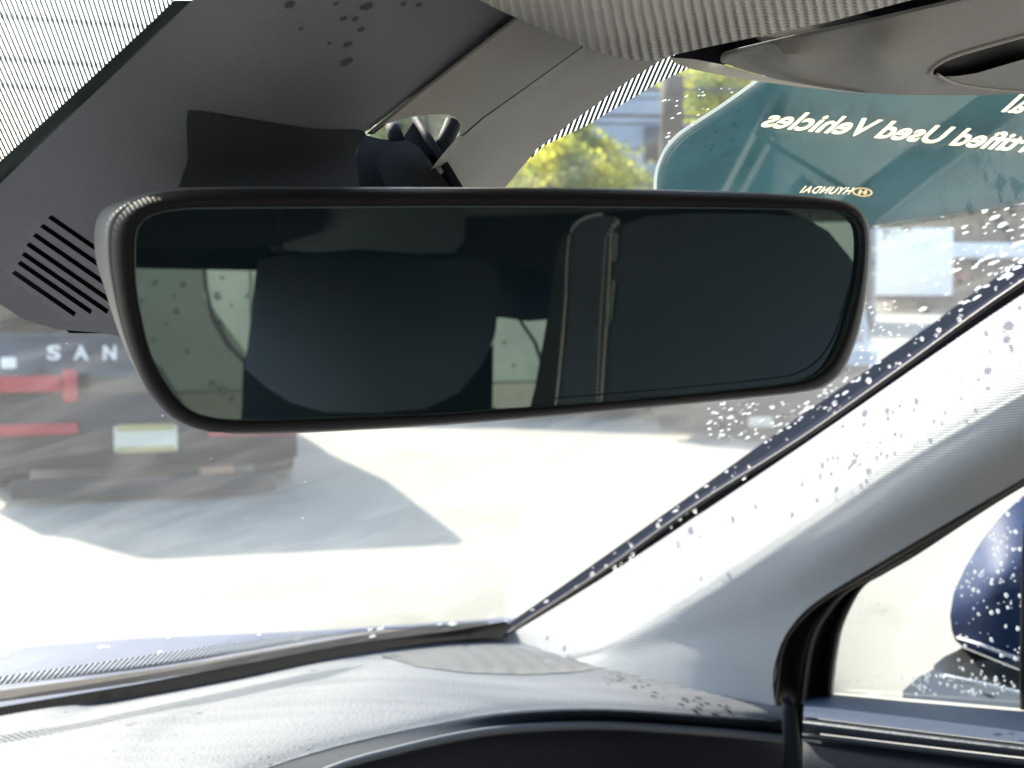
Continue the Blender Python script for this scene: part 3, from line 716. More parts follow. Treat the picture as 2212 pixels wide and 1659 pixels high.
loft('dash_face', [s4, ext_left(dropS(60, .03)), ext_left(dropS(300, .06)), ext_left(dropS(1100, .06))], M['dashlow'], CB, nu=90, nv=3)
# speaker cloth on the dash, proud of it
from mathutils.bvhtree import BVHTree
def bvh(o):
    me = o.data; return BVHTree.FromPolygons([v.co for v in me.vertices], [list(p.vertices) for p in me.polygons])
DB = bvh(dash); TB = bvh(trim)
def onB(B_, lift):
    def f(x, y):
        r = ray(x, y).normalized(); h = B_.ray_cast(C, r)
        if h[0] is None: return P(x, y, 1.25)
        return h[0] - r * lift
    return f
patch('speaker_grille', [(822, 1416), (900, 1403), (1075, 1390), (1180, 1412), (1262, 1431), (1302, 1443), (1240, 1452), (1130, 1457), (1010, 1453), (900, 1440)], onB(DB, .0035), M['grille'], CB, step=22, thick=.0015)
spk = mat('dust_speck', (.03, .03, .03), .9)
J = ([], [])
for k in range(40):
    x = rng.uniform(1300, 1610); y = 1455 + (x - 1300) * .27 + rng.uniform(-6, 22)
    c = onB(DB, .002)(x, y); s = rng.uniform(.0006, .0018)
    i = len(J[0]); J[0].extend([c + RT * s * math.cos(a) + FW * s * 2 * math.sin(a) for a in [j * math.pi / 4 for j in range(8)]]); J[1].append(list(range(i, i + 8)))
tag(link('dust', J[0], J[1], spk, CB, smooth=False), None, kind='stuff')

J = ([], [])
for k in range(260):
    c = onB(DB, .0012)(rng.uniform(0, 1600), rng.uniform(1400, 1650)); s_ = rng.uniform(.0004, .0009)
    i = len(J[0]); J[0].extend([c + RT * s_ * math.cos(a) * rng.uniform(.7, 1.6) + FW * s_ * 1.5 * math.sin(a) for a in [j * math.pi / 3 for j in range(6)]]); J[1].append(list(range(i, i + 6)))
tag(link('dust', J[0], J[1], mat('grey_dust', (.17, .165, .155), .9), CB, smooth=False), None, kind='stuff')
# cowl, wiper and hood of this car
hd = S([(0, 1401, 2.0), (700, 1361, 2.05), (1106, 1330, 2.1), (0, 1500, 1.45), (700, 1420, 1.65), (-1500, 1500, 1.9), (-1500, 1640, 1.4)])
patch('hood', [(-1500, 1480), (0, 1401), (300, 1378), (700, 1361), (1050, 1338), (1250, 1320), (1250, 1380), (1100, 1420), (700, 1470), (0, 1600), (-1500, 1900)], hd, M['navy'], CB, step=60, thick=.01)
tube('wiper_blade', [hit(x, y, -.02) for x, y in cr_open([(-300, 1512), (0, 1474), (300, 1440), (500, 1408), (760, 1366), (900, 1357)], 5)], .0022, mat('wiper', (.16, .17, .30), .35), CB, 8)
tube('wiper_arm', [hit(x, y, -.012) for x, y in cr_open([(-300, 1545), (0, 1504), (300, 1462), (600, 1412), (860, 1368), (1050, 1352)], 5)], .0045, M['blackmatte'], CB, 8)

# headliner: knitted cloth with rolled front edge
hl = [(1000, -60), (1035, 0), (1075, 20), (1115, 38), (1170, 62), (1260, 100), (1320, 120), (1370, 130), (1420, 131), (1446, 121), (1530, 101), (1800, 45), (1930, 10), (2200, -60)]
hs = S([(1035, 0, .405), (1170, 62, .43), (1370, 130, .475), (1446, 121, .49), (1800, 45, .50), (1930, 10, .51), (1250, 40, .395), (1400, 60, .415), (1600, 20, .43), (1200, -60, .36), (1700, -60, .42), (2200, -60, .5)])
patch('headliner', hl, hs, M['knit'], CB, step=18, thick=.012, smooth=False)
# fold in the cloth
fs = S([(1130, -10, .385), (1260, 22, .375), (1400, -5, .39), (1260, -60, .35)])
patch('headliner_roll', [(1090, -60), (1128, -8), (1175, 12), (1230, 22), (1285, 22), (1340, 13), (1400, -6), (1480, -60)], fs, M['knit'], CB, step=16, thick=.01)
# dark slot between headliner and visor
patch('visor_gap', [(1448, 126), (1460, 117), (1530, 100), (1800, 44), (1940, 6), (2200, -60), (2400, -60), (2083, 10), (1888, 56), (1710, 95), (1600, 122), (1560, 142)], S([(1448, 124, .515), (1560, 136, .535), (1940, 6, .56), (2100, 0, .57), (1700, 90, .56)]), mat('slot_dark', (.004, .004, .008), .9, spec=.1), CB, step=40, thick=.01)
rimd = S([(1448, 124, .50), (1639, 172, .53), (1870, 198, .58), (2212, 201, .64)])
patch('header_rim', [(1444, 124), (1500, 128), (1557, 139), (1675, 171), (1800, 193), (1870, 202), (1817, 198), (1730, 188), (1639, 176), (1560, 163), (1497, 150), (1462, 138)], rimd, M['rimglow'], CB, step=14, thick=.006)

# roof, floor and sides that close the cabin
def quad(name, pts, m_, th=None):
    return link(name, [car(*p) for p in pts], [[0, 1, 2, 3]], m_, CB, smooth=False)
quad('roof_lining', [(.40, -.75, .125), (.40, .80, .125), (-2.9, .80, .15), (-2.9, -.75, .15)], mat('roof_cloth', (.32, .30, .28), .9))
quad('roof_skin', [(.37, -.8, .17), (.37, .86, .17), (-3.0, .84, .21), (-3.0, -.8, .21)], M['bluepaint'])
quad('far_side_rail', [(.45, -.66, .02), (-3, -.66, .02), (-3, -.66, .2), (.45, -.66, .2)], M['shell'])
quad('far_pillar', [(-.35, -.65, -.4), (-.55, -.65, -.4), (-.55, -.65, .1), (-.35, -.65, .1)], M['shell'])
quad('floor_pan', [(1.1, -.8, -.95), (1.1, .88, -.95), (-3.0, .88, -.95), (-3.0, -.8, -.95)], M['carpet'])
quad('far_side_panel', [(.5, -.62, -.95), (-3, -.62, -.95), (-3, -.62, -.34), (.5, -.62, -.34)], M['carpet'])
quad('near_side_panel', [(-.2, .88, -.95), (-3, .88, -.95), (-3, .88, -.30), (-.2, .88, -.34)], M['carpet'])

# ------------------------------------------------------------------ sensor cover behind the mirror
SCV = thing('sensor_cover', 'big grey plastic cover behind the mirror with slanted vent slots', 'sensor cover', tuple(hit(600, 400, .04)))
def cov(x, y): return hitd(x, y)
cs = S([(x, y, hitd(x, y) - o) for x, y, o in [(415, 0, .007), (0, 397, .007), (0, 655, .014), (120, 712, .014), (220, 718, .016), (500, 760, .02), (200, 205, .007), (640, 0, .04), (560, 250, .045), (300, 480, .045), (150, 560, .035), (430, 600, .05), (1080, 0, .035), (1100, 40, .035), (800, 280, .06), (770, 420, .06), (60, 470, .02), (60, 640, .022), (600, 480, .055)]])
slots = []
for (x, y, ex) in [(107, 468, 262), (90, 487, 258), (74, 507, 250), (60, 527, 240), (50, 548, 232), (41, 567, 196), (29, 588, 161)]:
    ey = y + (ex - x) * .69; n1 = (5.5 * .57, -5.5 * .82)
    slots.append([(x + 4, y - 4), (ex + n1[0], ey + n1[1]), (ex - 1, ey + 5), (x - 4, y + 3)])
out = [(-160, 540), (0, 397), (200, 205), (415, 0), (470, -60), (1180, -60), (1106, 38), (1100, 42), (1010, 112), (800, 279), (786, 286), (770, 330), (750, 440), (700, 700), (480, 760), (300, 735), (220, 719), (120, 711), (50, 689), (0, 657), (-60, 610), (-160, 600)]
patch('cover_panel', out, cs, M['cover'], SCV, holes=slots, step=22, thick=.0025)
patch('cover_shadow_patch', [(404, 252), (420, 238), (500, 250), (620, 270), (700, 280), (788, 285), (768, 330), (745, 440), (412, 440), (406, 340)], lambda x, y: P(x, y, cs(x, y).y - .0004), mat('cover_shadow_tone', (.045, .052, .062), .8, bump=.2, spec=.15), SCV, step=16, thick=.004, smooth=True)  # dark sheet painted as the soft shadow on the cover above the mirror
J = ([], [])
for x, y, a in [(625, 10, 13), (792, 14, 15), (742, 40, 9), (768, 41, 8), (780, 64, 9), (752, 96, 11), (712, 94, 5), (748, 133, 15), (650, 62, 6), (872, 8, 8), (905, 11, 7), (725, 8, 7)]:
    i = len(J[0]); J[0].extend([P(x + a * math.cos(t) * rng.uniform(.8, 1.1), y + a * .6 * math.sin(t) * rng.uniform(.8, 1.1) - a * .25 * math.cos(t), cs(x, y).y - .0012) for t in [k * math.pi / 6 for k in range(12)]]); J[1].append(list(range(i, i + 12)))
tag(link('dark_spots', J[0], J[1], mat('dark_spot', (.085, .09, .105), .8, spec=.2), SCV, smooth=False), None, kind='stuff')  # small flat ellipses, darker than the cover panel they lie on
# louvre backing
patch('vent_backing', [(-20, 560), (100, 440), (330, 480), (330, 720), (150, 720)], lambda x, y: P(x, y, cs(x, y).y + .008), M['blackmatte'], SCV, step=60, thick=.002)
# right shoulder panels
ss = S([(x, y, hitd(x, y) - o) for x, y, o in [(1106, 38, .042), (800, 279, .062), (1424, 132, .012), (1342, 185, .012), (1233, 265, .012), (1160, 322, .012), (1091, 405, .014), (1255, 101, .03), (1042, 254, .045), (950, 420, .05), (1060, 470, .02), (1200, 0, .04), (1480, 60, .015)]])
hole = [(797, 280), (814, 275), (859, 260), (900, 251), (935, 247), (968, 247), (985, 255), (994, 268), (991, 289), (954, 336), (900, 404), (800, 402), (770, 330)]
seam = [(1258, 100), (1150, 178), (1042, 256)]
patch('side_panel', [(1118, 36), (1200, -40), (1262, 40), (1255, 102), (1151, 177), (1042, 254), (1000, 290), (993, 292), (994, 268), (985, 255), (968, 247), (935, 247), (900, 251), (859, 260), (814, 275), (803, 281), (1012, 116), (1108, 44)], ss, M['cover_side'], SCV, step=20, thick=.003)
patch('side_panel', [(1256, 104), (1320, 40), (1500, 60), (1470, 112), (1424, 132), (1342, 185), (1288, 226), (1233, 265), (1190, 300), (1160, 322), (1091, 405), (1070, 470), (900, 470), (900, 404), (954, 336), (991, 293), (1002, 293), (1044, 256), (1152, 179)], ss, M['cover_side'], SCV, step=20, thick=.003)
patch('seam_back', [(984, 300), (1030, 258), (1245, 100), (1300, 60), (1290, 100), (1160, 186), (1046, 272), (995, 306)], lambda x, y: P(x, y, ss(x, y).y + .004), M['blackmatte'], SCV, step=40, thick=.002)
patch('seam_back', [(790, 290), (1106, 30), (1180, -30), (1160, 10), (1110, 50), (808, 290)], lambda x, y: P(x, y, ss(x, y).y + .006), M['blackmatte'], SCV, step=40, thick=.002)
tube('seam_lip', [P(x, y, ss(x, y).y - .0006) for x, y in [(803, 284), (900, 206), (1012, 119), (1108, 46), (1170, -2)]], .0006, mat('lip', (.22, .21, .2), .5), SCV, 6)

# ------------------------------------------------------------------ rear-view mirror
RV = thing('rear_view_mirror', 'wide frameless rear-view mirror in a dark grey housing, at the centre', 'mirror', tuple(M0))
sil = [(290, 424), (340, 410), (420, 404), (700, 404), (1000, 405), (1300, 407), (1600, 414), (1780, 427), (1840, 440), (1868, 465), (1880, 510), (1876, 600), (1862, 690), (1845, 750), (1822, 800), (1790, 830), (1750, 845), (1600, 862), (1300, 890), (1000, 915), (700, 933), (560, 938), (480, 936), (420, 920), (370, 890), (320, 840), (280, 775), (250, 700), (225, 620), (207, 560), (204, 500), (215, 460), (245, 438)]
gls = [(318, 471), (358, 457), (417, 451), (700, 449), (1042, 447), (1400, 449), (1700, 452), (1812, 456), (1852, 479), (1862, 515), (1860, 574), (1852, 622), (1836, 682), (1816, 741), (1788, 789), (1749, 817), (1677, 832), (1439, 856), (1201, 876), (1042, 886), (973, 892), (735, 900), (536, 907), (457, 902), (409, 884), (370, 844), (330, 773), (310, 701), (296, 622), (293, 543), (298, 495)]
seamL = [(259, 463), (300, 430), (380, 412), (500, 408), (700, 408), (1000, 409), (1300, 411), (1600, 418), (1780, 431), (1836, 444), (1863, 468), (1875, 510), (1871, 600), (1858, 688), (1841, 747), (1818, 797), (1787, 826), (1748, 841), (1600, 858), (1300, 886), (1000, 911), (700, 929), (560, 934), (490, 934), (441, 931), (378, 906), (338, 868), (306, 820), (275, 741), (255, 662), (243, 582), (241, 503)]
MC = (1060, 670); MW, MH = 820, 250
def radial(poly, n=144):
    poly = cr_closed(poly, 4); out_ = []
    for k in range(n):
        a = 2 * math.pi * k / n; dx, dy = math.cos(a) * MW, math.sin(a) * MH; best = None
        for i in range(len(poly)):
            x1, y1 = poly[i]; x2, y2 = poly[(i + 1) % len(poly)]; ex, ey = x2 - x1, y2 - y1
            den = dx * ey - dy * ex
            if abs(den) < 1e-9: continue
            t = ((x1 - MC[0]) * ey - (y1 - MC[1]) * ex) / den; u = ((x1 - MC[0]) * dy - (y1 - MC[1]) * dx) / den
            if t > 0 and -1e-6 <= u <= 1 + 1e-6: best = t if best is None else max(best, t)
        out_.append((MC[0] + dx * best, MC[1] + dy * best))
    return out_
# more samples near the corners
rg, rs, re_ = radial(gls), radial(seamL), radial(sil)
def ring_mesh(name, rings, m_, parent, cap=False):
    n = len(rings[0]); V = [p for r_ in rings for p in r_]; Fc = []
    for j in range(len(rings) - 1):
        for i in range(n): Fc.append([j * n + i, j * n + (i + 1) % n, (j + 1) * n + (i + 1) % n, (j + 1) * n + i])
    if cap:
        V.append(sum(rings[-1], Vector()) / n); k = len(V) - 1; b = (len(rings) - 1) * n
        for i in range(n): Fc.append([b + i, b + (i + 1) % n, k])
    f = Fc[0]; return link(name, V, Fc, m_, parent)
def mr(pts, off): return [mhit(x, y, off) for x, y in pts]
def mix(a, b, t): return [(p[0] * (1 - t) + q[0] * t, p[1] * (1 - t) + q[1] * t) for p, q in zip(a, b)]
gl_ = link('mirror_glass', mr(rg, 0), [list(range(len(rg)))[::-1]], M['mirror'], RV, smooth=False)
if gl_.data.polygons[0].normal.dot(MN) < 0: gl_.data.flip_normals()
ring_mesh('glass_edge', [mr(mix(rg, rs, -.004), .0002), mr(mix(rg, rs, .02), .0012), mr(mix(rg, rs, .07), .0006), mr(mix(rg, rs, .09), -.001)], mat('glass_edge', (.16, .22, .22), .15), RV)
ring_mesh('bezel', [mr(mix(rg, rs, .08), -.001), mr(mix(rg, rs, .10), .0012), mr(mix(rg, rs, .3), .0035), mr(mix(rg, rs, .6), .003), mr(mix(rg, rs, .85), -.001), mr(rs, -.006), mr(mix(rg, rs, .96), -.008)], M['bezel'], RV)
def shrink(pts, k): return [((x - MC[0]) * k + MC[0], (y - MC[1]) * k + MC[1]) for x, y in pts]
ring_mesh('housing', [mr(mix(rg, rs, .97), -.008), mr(mix(rs, re_, .03), -.0065), mr(mix(rs, re_, .3), -.013), mr(mix(rs, re_, .65), -.026), mr(mix(rs, re_, .9), -.038), mr(re_, -.048), mr(shrink(re_, .985), -.056), mr(shrink(re_, .93), -.064), mr(shrink(re_, .75), -.072), mr(shrink(re_, .4), -.075)], M['housing'], RV, cap=True)
tube('glass_inner_line', [mhit(x, y, .0003) for x, y in cr_open([(1180, 862), (1439, 840), (1677, 816), (1735, 800), (1775, 770), (1803, 725), (1822, 670), (1835, 622)], 6)], .00018, mat('inner_line', (.02, .03, .035), .4), RV, 5)
# stem and its brackets
stm = S([(775, 283, .515), (900, 251, .52), (992, 404, .505), (740, 404, .505), (850, 340, .505), (870, 470, .505)])
patch('stem', [(776, 284), (790, 292), (822, 300), (850, 303), (868, 302), (893, 262), (899, 253), (910, 262), (993, 404), (1010, 470), (720, 470), (738, 404), (752, 340)], stm, M['black'], RV, step=20, thick=.02)
st2 = S([(824, 300, .499), (900, 300, .503), (980, 404, .498), (830, 404, .495), (880, 350, .494)])
patch('stem_cap', [(826, 322), (845, 306), (880, 303), (905, 318), (972, 404), (985, 450), (850, 450), (812, 350)], st2, mat('stem_cap_plastic', (.014, .017, .02), .6, spec=.2), RV, step=16, thick=.01)
tube('bracket', [P(980, 264, .512), P(962, 305, .509), P(944, 345, .506)], [.0031, .003, .003], M['black'], RV, 12)
tube('bracket', [P(846, 262, .52), P(852, 285, .515), P(858, 310, .51)], [.0027, .0027, .003], M['black'], RV, 12)
tube('bracket', [P(899, 256, .517), P(930, 306, .505), P(992, 408, .497)], .0016, M['black'], RV, 10)

# ------------------------------------------------------------------ sun visor
SV = thing('sun_visor', 'folded-up grey vinyl sun visor with a dark recess, top right', 'sun visor', tuple(P(1870, 120, .57)))
vsf = S([(1557, 134, .535), (1675, 170, .555), (1870, 201, .585), (2030, 206, .61), (2212, 201, .64), (1586, 115, .53), (1710, 85, .53), (1888, 46, .535), (2083, 0, .54), (1700, 125, .525), (1900, 140, .54), (2212, 30, .56), (2600, 150, .7), (2600, -50, .62)])
rec = [(2010, 158), (2018, 144), (2045, 127), (2101, 108), (2212, 78), (2400, 30), (2600, -20), (2600, 90), (2400, 112), (2212, 128), (2110, 158), (2070, 164), (2030, 166)]
patch('visor_board', [(1557, 134), (1564, 122), (1586, 114), (1640, 100), (1710, 85), (1888, 46), (2083, 0), (2200, -60), (2700, -200), (2700, 190), (2212, 202), (2120, 206), (2030, 206), (1950, 205), (1870, 201), (1770, 188), (1675, 170), (1610, 152)], vsf, M['visor'], SV, holes=[rec], step=22, thick=.014)
patch('recess', [(1990, 170), (2000, 130), (2212, 60), (2650, -60), (2650, 140), (2212, 150), (2040, 185)], lambda x, y: P(x, y, vsf(x, y).y + .012), mat('recess_dark', (.012, .012, .014), .5), SV, step=50, thick=.003)
def vt(pts, off=-.001): return [P(x, y, vsf(x, y).y + off) for x, y in cr_open(pts, 6)]
vr = mat('visor_rim', (.30, .28, .26), .45)
tube('recess_rim', vt([(2009, 158), (2014, 146), (2045, 126), (2101, 107), (2212, 76), (2450, 12)]), .0011, vr, SV, 8)
tube('recess_rim', vt([(2024, 160), (2050, 174), (2083, 184), (2172, 195), (2300, 200)]), .0006, vr, SV, 8)
tube('visor_hem', vt([(1557, 134), (1564, 122), (1586, 114), (1710, 85), (1888, 46), (2083, 0), (2200, -30)], .002), .0014, M['visor'], SV, 8)

# ------------------------------------------------------------------ banner film on the outside of the glass
BN = thing('windshield_banner', 'teal film banner with mirrored cream lettering on the windshield, upper right', 'banner', tuple(hit(1900, 300, -.004)))
bo = [(1700, 120), (1634, 174), (1561, 226), (1506, 262), (1468, 288), (1440, 318), (1424, 350), (1416, 385), (1418, 430), (1440, 470), (1500, 498), (1600, 505), (1740, 500), (1870, 486), (2040, 464), (2212, 434), (2700, 345), (2700, 100), (2200, 60)]
tube('film_border', [hit(x, y, -.003) for x, y in cr_open([(1700, 128), (1634, 175), (1561, 227), (1506, 263), (1468, 289), (1440, 319), (1424, 351), (1416, 385), (1418, 430), (1440, 470)], 4)], .0007, M['filmedge'], BN, 6)
tube('film_border', [hit(x, y, -.003) for x, y in cr_open([(1700, 503), (1870, 487), (2040, 465), (2212, 435), (2700, 346)], 4)], .0006, M['filmedge'], BN, 6)
def letter_loops(txt, x_end, y_end, xs, slope, hs_, shear, bold=0, spacing=1.0, depth_name='lettering'):
    cu = bpy.data.curves.new('t', 'FONT'); cu.body = txt; cu.size = 1; cu.offset = bold; cu.resolution_u = 3; cu.space_character = spacing
    to = bpy.data.objects.new('t', cu); COL.objects.link(to); bpy.context.view_layer.update()
    ev = to.evaluated_get(bpy.context.evaluated_depsgraph_get()); me = ev.to_mesh()
    V0 = [(v.co.x, v.co.y) for v in me.vertices]; F0 = [list(p.vertices) for p in me.polygons]; ev.to_mesh_clear()
    bpy.data.objects.remove(to); bpy.data.curves.remove(cu)
    key = {}; idx = []
    V1 = []
    for v in V0:
        k = (round(v[0], 4), round(v[1], 4))
        if k not in key: key[k] = len(V1); V1.append(v)
        idx.append(key[k])
    F1 = [[idx[i] for i in f] for f in F0]; F1 = [f for f in F1 if len(set(f)) == len(f)]
    wd = max(v[0] for v in V1); cnt = {}
    for f in F1:
        for i in range(len(f)): cnt[(f[i], f[(i + 1) % len(f)])] = 1
    nx = {a: b for a, b in cnt if (b, a) not in cnt}; loops = []
    while nx:
        a = next(iter(nx)); lp = []
        while a in nx: lp.append(a); a = nx.pop(a)
        if len(lp) > 2: loops.append(lp)
    def pm(v):
        u = (wd - v[0]) * xs; return (x_end + u + v[1] * shear, y_end + u * slope - v[1] * hs_)
    P2 = [pm(v) for v in V1]
    return [[P2[i] for i in lp] for lp in loops], P2, F1
holes_ = []
for nm, args in (('lettering', ('Certified Used Vehicles', 1640, 272, 68.5, .098, 50, 56, .026, 1.0)), ('lettering', ('al', 2163, 240, 68, .098, 52, 58, .026, 1.0)), ('small_lettering', ('HYUNDAI', 1727, 416, 22.5, .035, 21, 19, .014, 1.12))):
    lo, P2, F1 = letter_loops(*args); holes_ += [l_ for l_ in lo if min(p[0] for p in l_) < 2660]
    link(nm, [hit(x, y, -.0042) for x, y in P2], F1, M['filmtext'], BN, smooth=False)
def ell(a, b): return [(1863 + a * math.cos(t) , 415 + b * math.sin(t) + .06 * a * math.cos(t)) for t in [k * math.pi / 14 for k in range(28)]]
hp = [(1852, 421), (1857, 421), (1861, 416), (1865, 415), (1865, 421), (1871, 421), (1875, 409), (1870, 409), (1867, 413), (1861, 414), (1862, 409), (1857, 409)]
holes_ += [ell(22, 9.8), ell(18.5, 7.4), hp]
patch('emblem_ring', ell(23, 10.5), G(-.0043), M['filmtext'], BN, holes=[ell(18, 7)], step=8, thick=.0002)
patch('emblem_letter', hp, G(-.0043), M['filmtext'], BN, step=20, thick=.0002)
patch('banner_film', bo, G(-.004), M['film'], BN, holes=holes_, step=45, thick=.0003)
# ------------------------------------------------------------------ door mirror outside
DM = thing('door_mirror', 'dark blue wing mirror beaded with rain, outside the side window', 'wing mirror', tuple(P(2150, 1400, 1.25)))
dms = S([(2208, 1075, 1.22), (2086, 1224, 1.22), (2053, 1330, 1.22), (2073, 1400, 1.22), (2150, 1250, 1.16), (2212, 1300, 1.15), (2150, 1400, 1.18), (2400, 1250, 1.17), (2450, 1100, 1.22), (2450, 1480, 1.22)])
patch('mirror_shell', [(2260, 1048), (2208, 1073), (2162, 1115), (2122, 1165), (2086, 1224), (2060, 1280), (2052, 1330), (2056, 1362), (2064, 1384), (2078, 1396), (2212, 1450), (2400, 1500), (2480, 1350), (2440, 1120), (2360, 1060)], dms, M['navy'], DM, step=22, thick=.08)
tube('light_strip', [P(x, y, dms(x, y).y - .004) for x, y in [(2068, 1377), (2120, 1393), (2170, 1412), (2212, 1427), (2300, 1455)]], [.0012, .0016, .0018, .0022, .0024], mat('strip_white', (.7, .7, .75), .3), DM, 8)
patch('mirror_foot', [(2070, 1404), (2078, 1398), (2212, 1452), (2300, 1490), (2300, 1540), (2130, 1500), (2016, 1450), (2018, 1436), (2040, 1418)], S([(2016, 1440, 1.2), (2300, 1500, 1.17), (2130, 1480, 1.17)]), mat('foot', (.03, .03, .028), .5), DM, step=25, thick=.04)
patch('mirror_base', [(1950, 1492), (1985, 1462), (2016, 1446), (2140, 1480), (2300, 1520), (2300, 1580), (1950, 1540)], S([(1954, 1490, 1.17), (2300, 1540, 1.12), (2100, 1480, 1.16)]), M['lightgrey'], DM, step=25, thick=.04)
tube('base_trim', [P(x, y, 1.13) for x, y in [(2040, 1462), (2120, 1478), (2212, 1500), (2280, 1515)]], .0022, M['lettering'], DM, 8)
bar = thing('window_post', 'thin dark divider bar at the right edge of the side window', 'window bar', tuple(PR(2209, 1500, .88)))
tube('bar', [PR(2210, 1532, .88), PR(2209, 1440, .88), PR(2214, 1200, .88), PR(2222, 1040, .88)], .0022, M['rubber'], bar, 8)

# ------------------------------------------------------------------ what the mirror shows: seats and rear of the cabin (behind the camera)
def V_(ctrl):
    f = tps(ctrl); return lambda x, y: P(x, y, f(x, y))
# front seat
FS = thing('front_seat', 'dark leather front seat with pale piping, filling the right of the mirror', 'car seat', tuple(mirr(P(1550, 800, 1.3))))
fsf = V_([(1210, 470, 1.36), (1200, 900, 1.30), (1320, 460, 1.27), (1300, 900, 1.22), (1330, 680, 1.245), (1600, 470, 1.26), (1600, 680, 1.22), (1850, 600, 1.33), (1800, 880, 1.25), (1600, 960, 1.2), (1250, 680, 1.29), (2050, 800, 1.4)])
face = [(1330, 520), (1345, 485), (1400, 467), (1500, 461), (1650, 462), (1740, 470), (1790, 500), (1840, 560), (1890, 640), (1960, 800), (2000, 1020), (1290, 1020), (1300, 860), (1318, 640)]
patch('seat_face', face, fsf, M['seat'], FS, step=30, thick=.06, reflect=True)
bol = [(1232, 500), (1250, 480), (1275, 466), (1300, 462), (1330, 470), (1343, 486), (1326, 520), (1314, 640), (1296, 860), (1286, 1020), (1170, 1020), (1203, 860), (1222, 640), (1226, 540)]
patch('side_bolster', bol, lambda x, y: P(x, y, fsf(x, y).y), M['seat'], FS, step=30, thick=.06, reflect=True)
patch('seat_back_shell', [(1226, 500), (1221, 640), (1201, 860), (1170, 1020), (1110, 1020), (1155, 840), (1180, 700), (1200, 560), (1215, 505)], V_([(1226, 500, 1.40), (1170, 1020, 1.34), (1110, 1020, 1.45), (1190, 600, 1.47)]), mat('olive_shell', (.03, .035, .025), .7), FS, step=30, thick=.03, reflect=True)
def vtube(name, pts, off, rad, m_, par): return tube(name, [P(x, y, fsf(x, y).y + off) for x, y in cr_open(pts, 6)], rad, m_, par, 6, reflect=True)
vtube('piping', [(1300, 462), (1262, 472), (1234, 500), (1226, 560), (1223, 640), (1213, 760), (1203, 860), (1190, 960)], -.004, .0016, M['piping'], FS)
vtube('piping', [(1336, 478), (1322, 500), (1318, 560), (1312, 680), (1305, 780), (1298, 880), (1288, 980)], -.006, .0013, M['piping'], FS)
for k in range(46):
    t = k / 45; y = 484 + t * 440; x = 1311 - 3 * math.sin(t * 3) - t * 22
    if k < 3: x += (3 - k) * 4
    vtube('stitch', [(x, y), (x - .4, y + 6)], -.006, .0011, M['piping'], FS)
# pale side labels/slots beside the seam
for (y0, y1) in ((468, 492), (500, 566), (602, 700)):
    xx = lambda y: 1326 - (y - 480) * .055
    patch('pale_insert', [(xx(y0) + 1, y0), (xx(y0) + 12, y0 + 6), (xx(y1) + 14 - (y1 - 500) * .03, y1 - 6), (xx(y1), y1)], lambda x, y: P(x, y, fsf(x, y).y - .004), mat('pale_insert', (.45, .5, .45), .6), FS, step=30, thick=.002, reflect=True)
# rear seat
RS = thing('rear_bench', 'dark rear bench backrest with headrest, in the left half of the mirror', 'car seat', tuple(mirr(P(800, 900, 2.3))))
rsf = V_([(540, 560, 2.25), (1070, 560, 2.3), (530, 880, 2.1), (1070, 900, 2.15), (800, 700, 2.05), (800, 880, 2.0), (1000, 700, 2.12), (600, 700, 2.12)])
patch('backrest', [(552, 590), (560, 560), (620, 548), (800, 546), (960, 560), (1000, 558), (1055, 564), (1070, 590), (1073, 700), (1068, 730), (1040, 790), (990, 850), (920, 882), (820, 892), (700, 890), (630, 870), (580, 840), (528, 795), (536, 740)], rsf, M['seat'], RS, step=30, thick=.1, reflect=True)
patch('seat_base', [(526, 770), (600, 840), (700, 880), (900, 880), (1000, 840), (1066, 740), (1062, 1000), (518, 1000)], V_([(526, 770, 2.4), (1066, 760, 2.4), (800, 1000, 2.3)]), M['seatdark'], RS, step=50, thick=.1, reflect=True)
patch('headrest', [(586, 470), (590, 420), (990, 420), (1004, 470), (1003, 520), (980, 545), (900, 548), (780, 538), (680, 545), (610, 540), (590, 520)], V_([(590, 440, 2.1), (1000, 440, 2.1), (800, 480, 1.98), (600, 540, 2.1), (990, 540, 2.1), (800, 540, 2.03)]), mat('headrest_leather', (.13, .155, .16), .6, bump=.4), RS, step=30, thick=.1, reflect=True)
patch('shoulder', [(1066, 575), (1090, 566), (1140, 575), (1185, 592), (1196, 610), (1190, 690), (1140, 694), (1070, 684)], V_([(1066, 575, 2.5), (1190, 600, 2.5), (1130, 640, 2.4), (1070, 690, 2.5)]), M['seatblue'], RS, step=30, thick=.1, reflect=True)
tube('headrest_post', [P(601, 452, 1.97), P(599, 540, 2.0)], .008, M['strip'], RS, 8, reflect=True)
# rear bulkhead with window openings, through which the bright lot shows
rb = V_([(200, 300, 3.3), (200, 1100, 3.1), (1200, 300, 3.0), (1200, 1100, 2.9), (1950, 300, 2.2), (1950, 1100, 2.2)])
h1 = [(250, 545), (300, 536), (430, 540), (434, 560), (440, 620), (455, 690), (490, 750), (540, 800), (560, 850), (560, 960), (470, 960), (400, 880), (345, 790), (250, 740)]
h2 = [(443, 545), (560, 540), (600, 560), (600, 830), (545, 790), (500, 745), (462, 680), (449, 620)]
h3 = [(1058, 690), (1090, 684), (1118, 690), (1152, 740), (1168, 790), (1140, 960), (1058, 960)]
h3b = [(1126, 690), (1200, 690), (1200, 760), (1176, 790), (1160, 740)]
h4 = [(1650, 430), (1900, 430), (1900, 640), (1850, 600), (1800, 520), (1740, 475)]
patch('rear_roof_rail', [(100, 100), (700, 100), (700, 500), (590, 530), (480, 538), (300, 534), (100, 540)], V_([(200, 300, 1.9), (600, 300, 2.0), (300, 540, 1.9)]), M['shell'], CB, step=80, thick=.02, reflect=True)
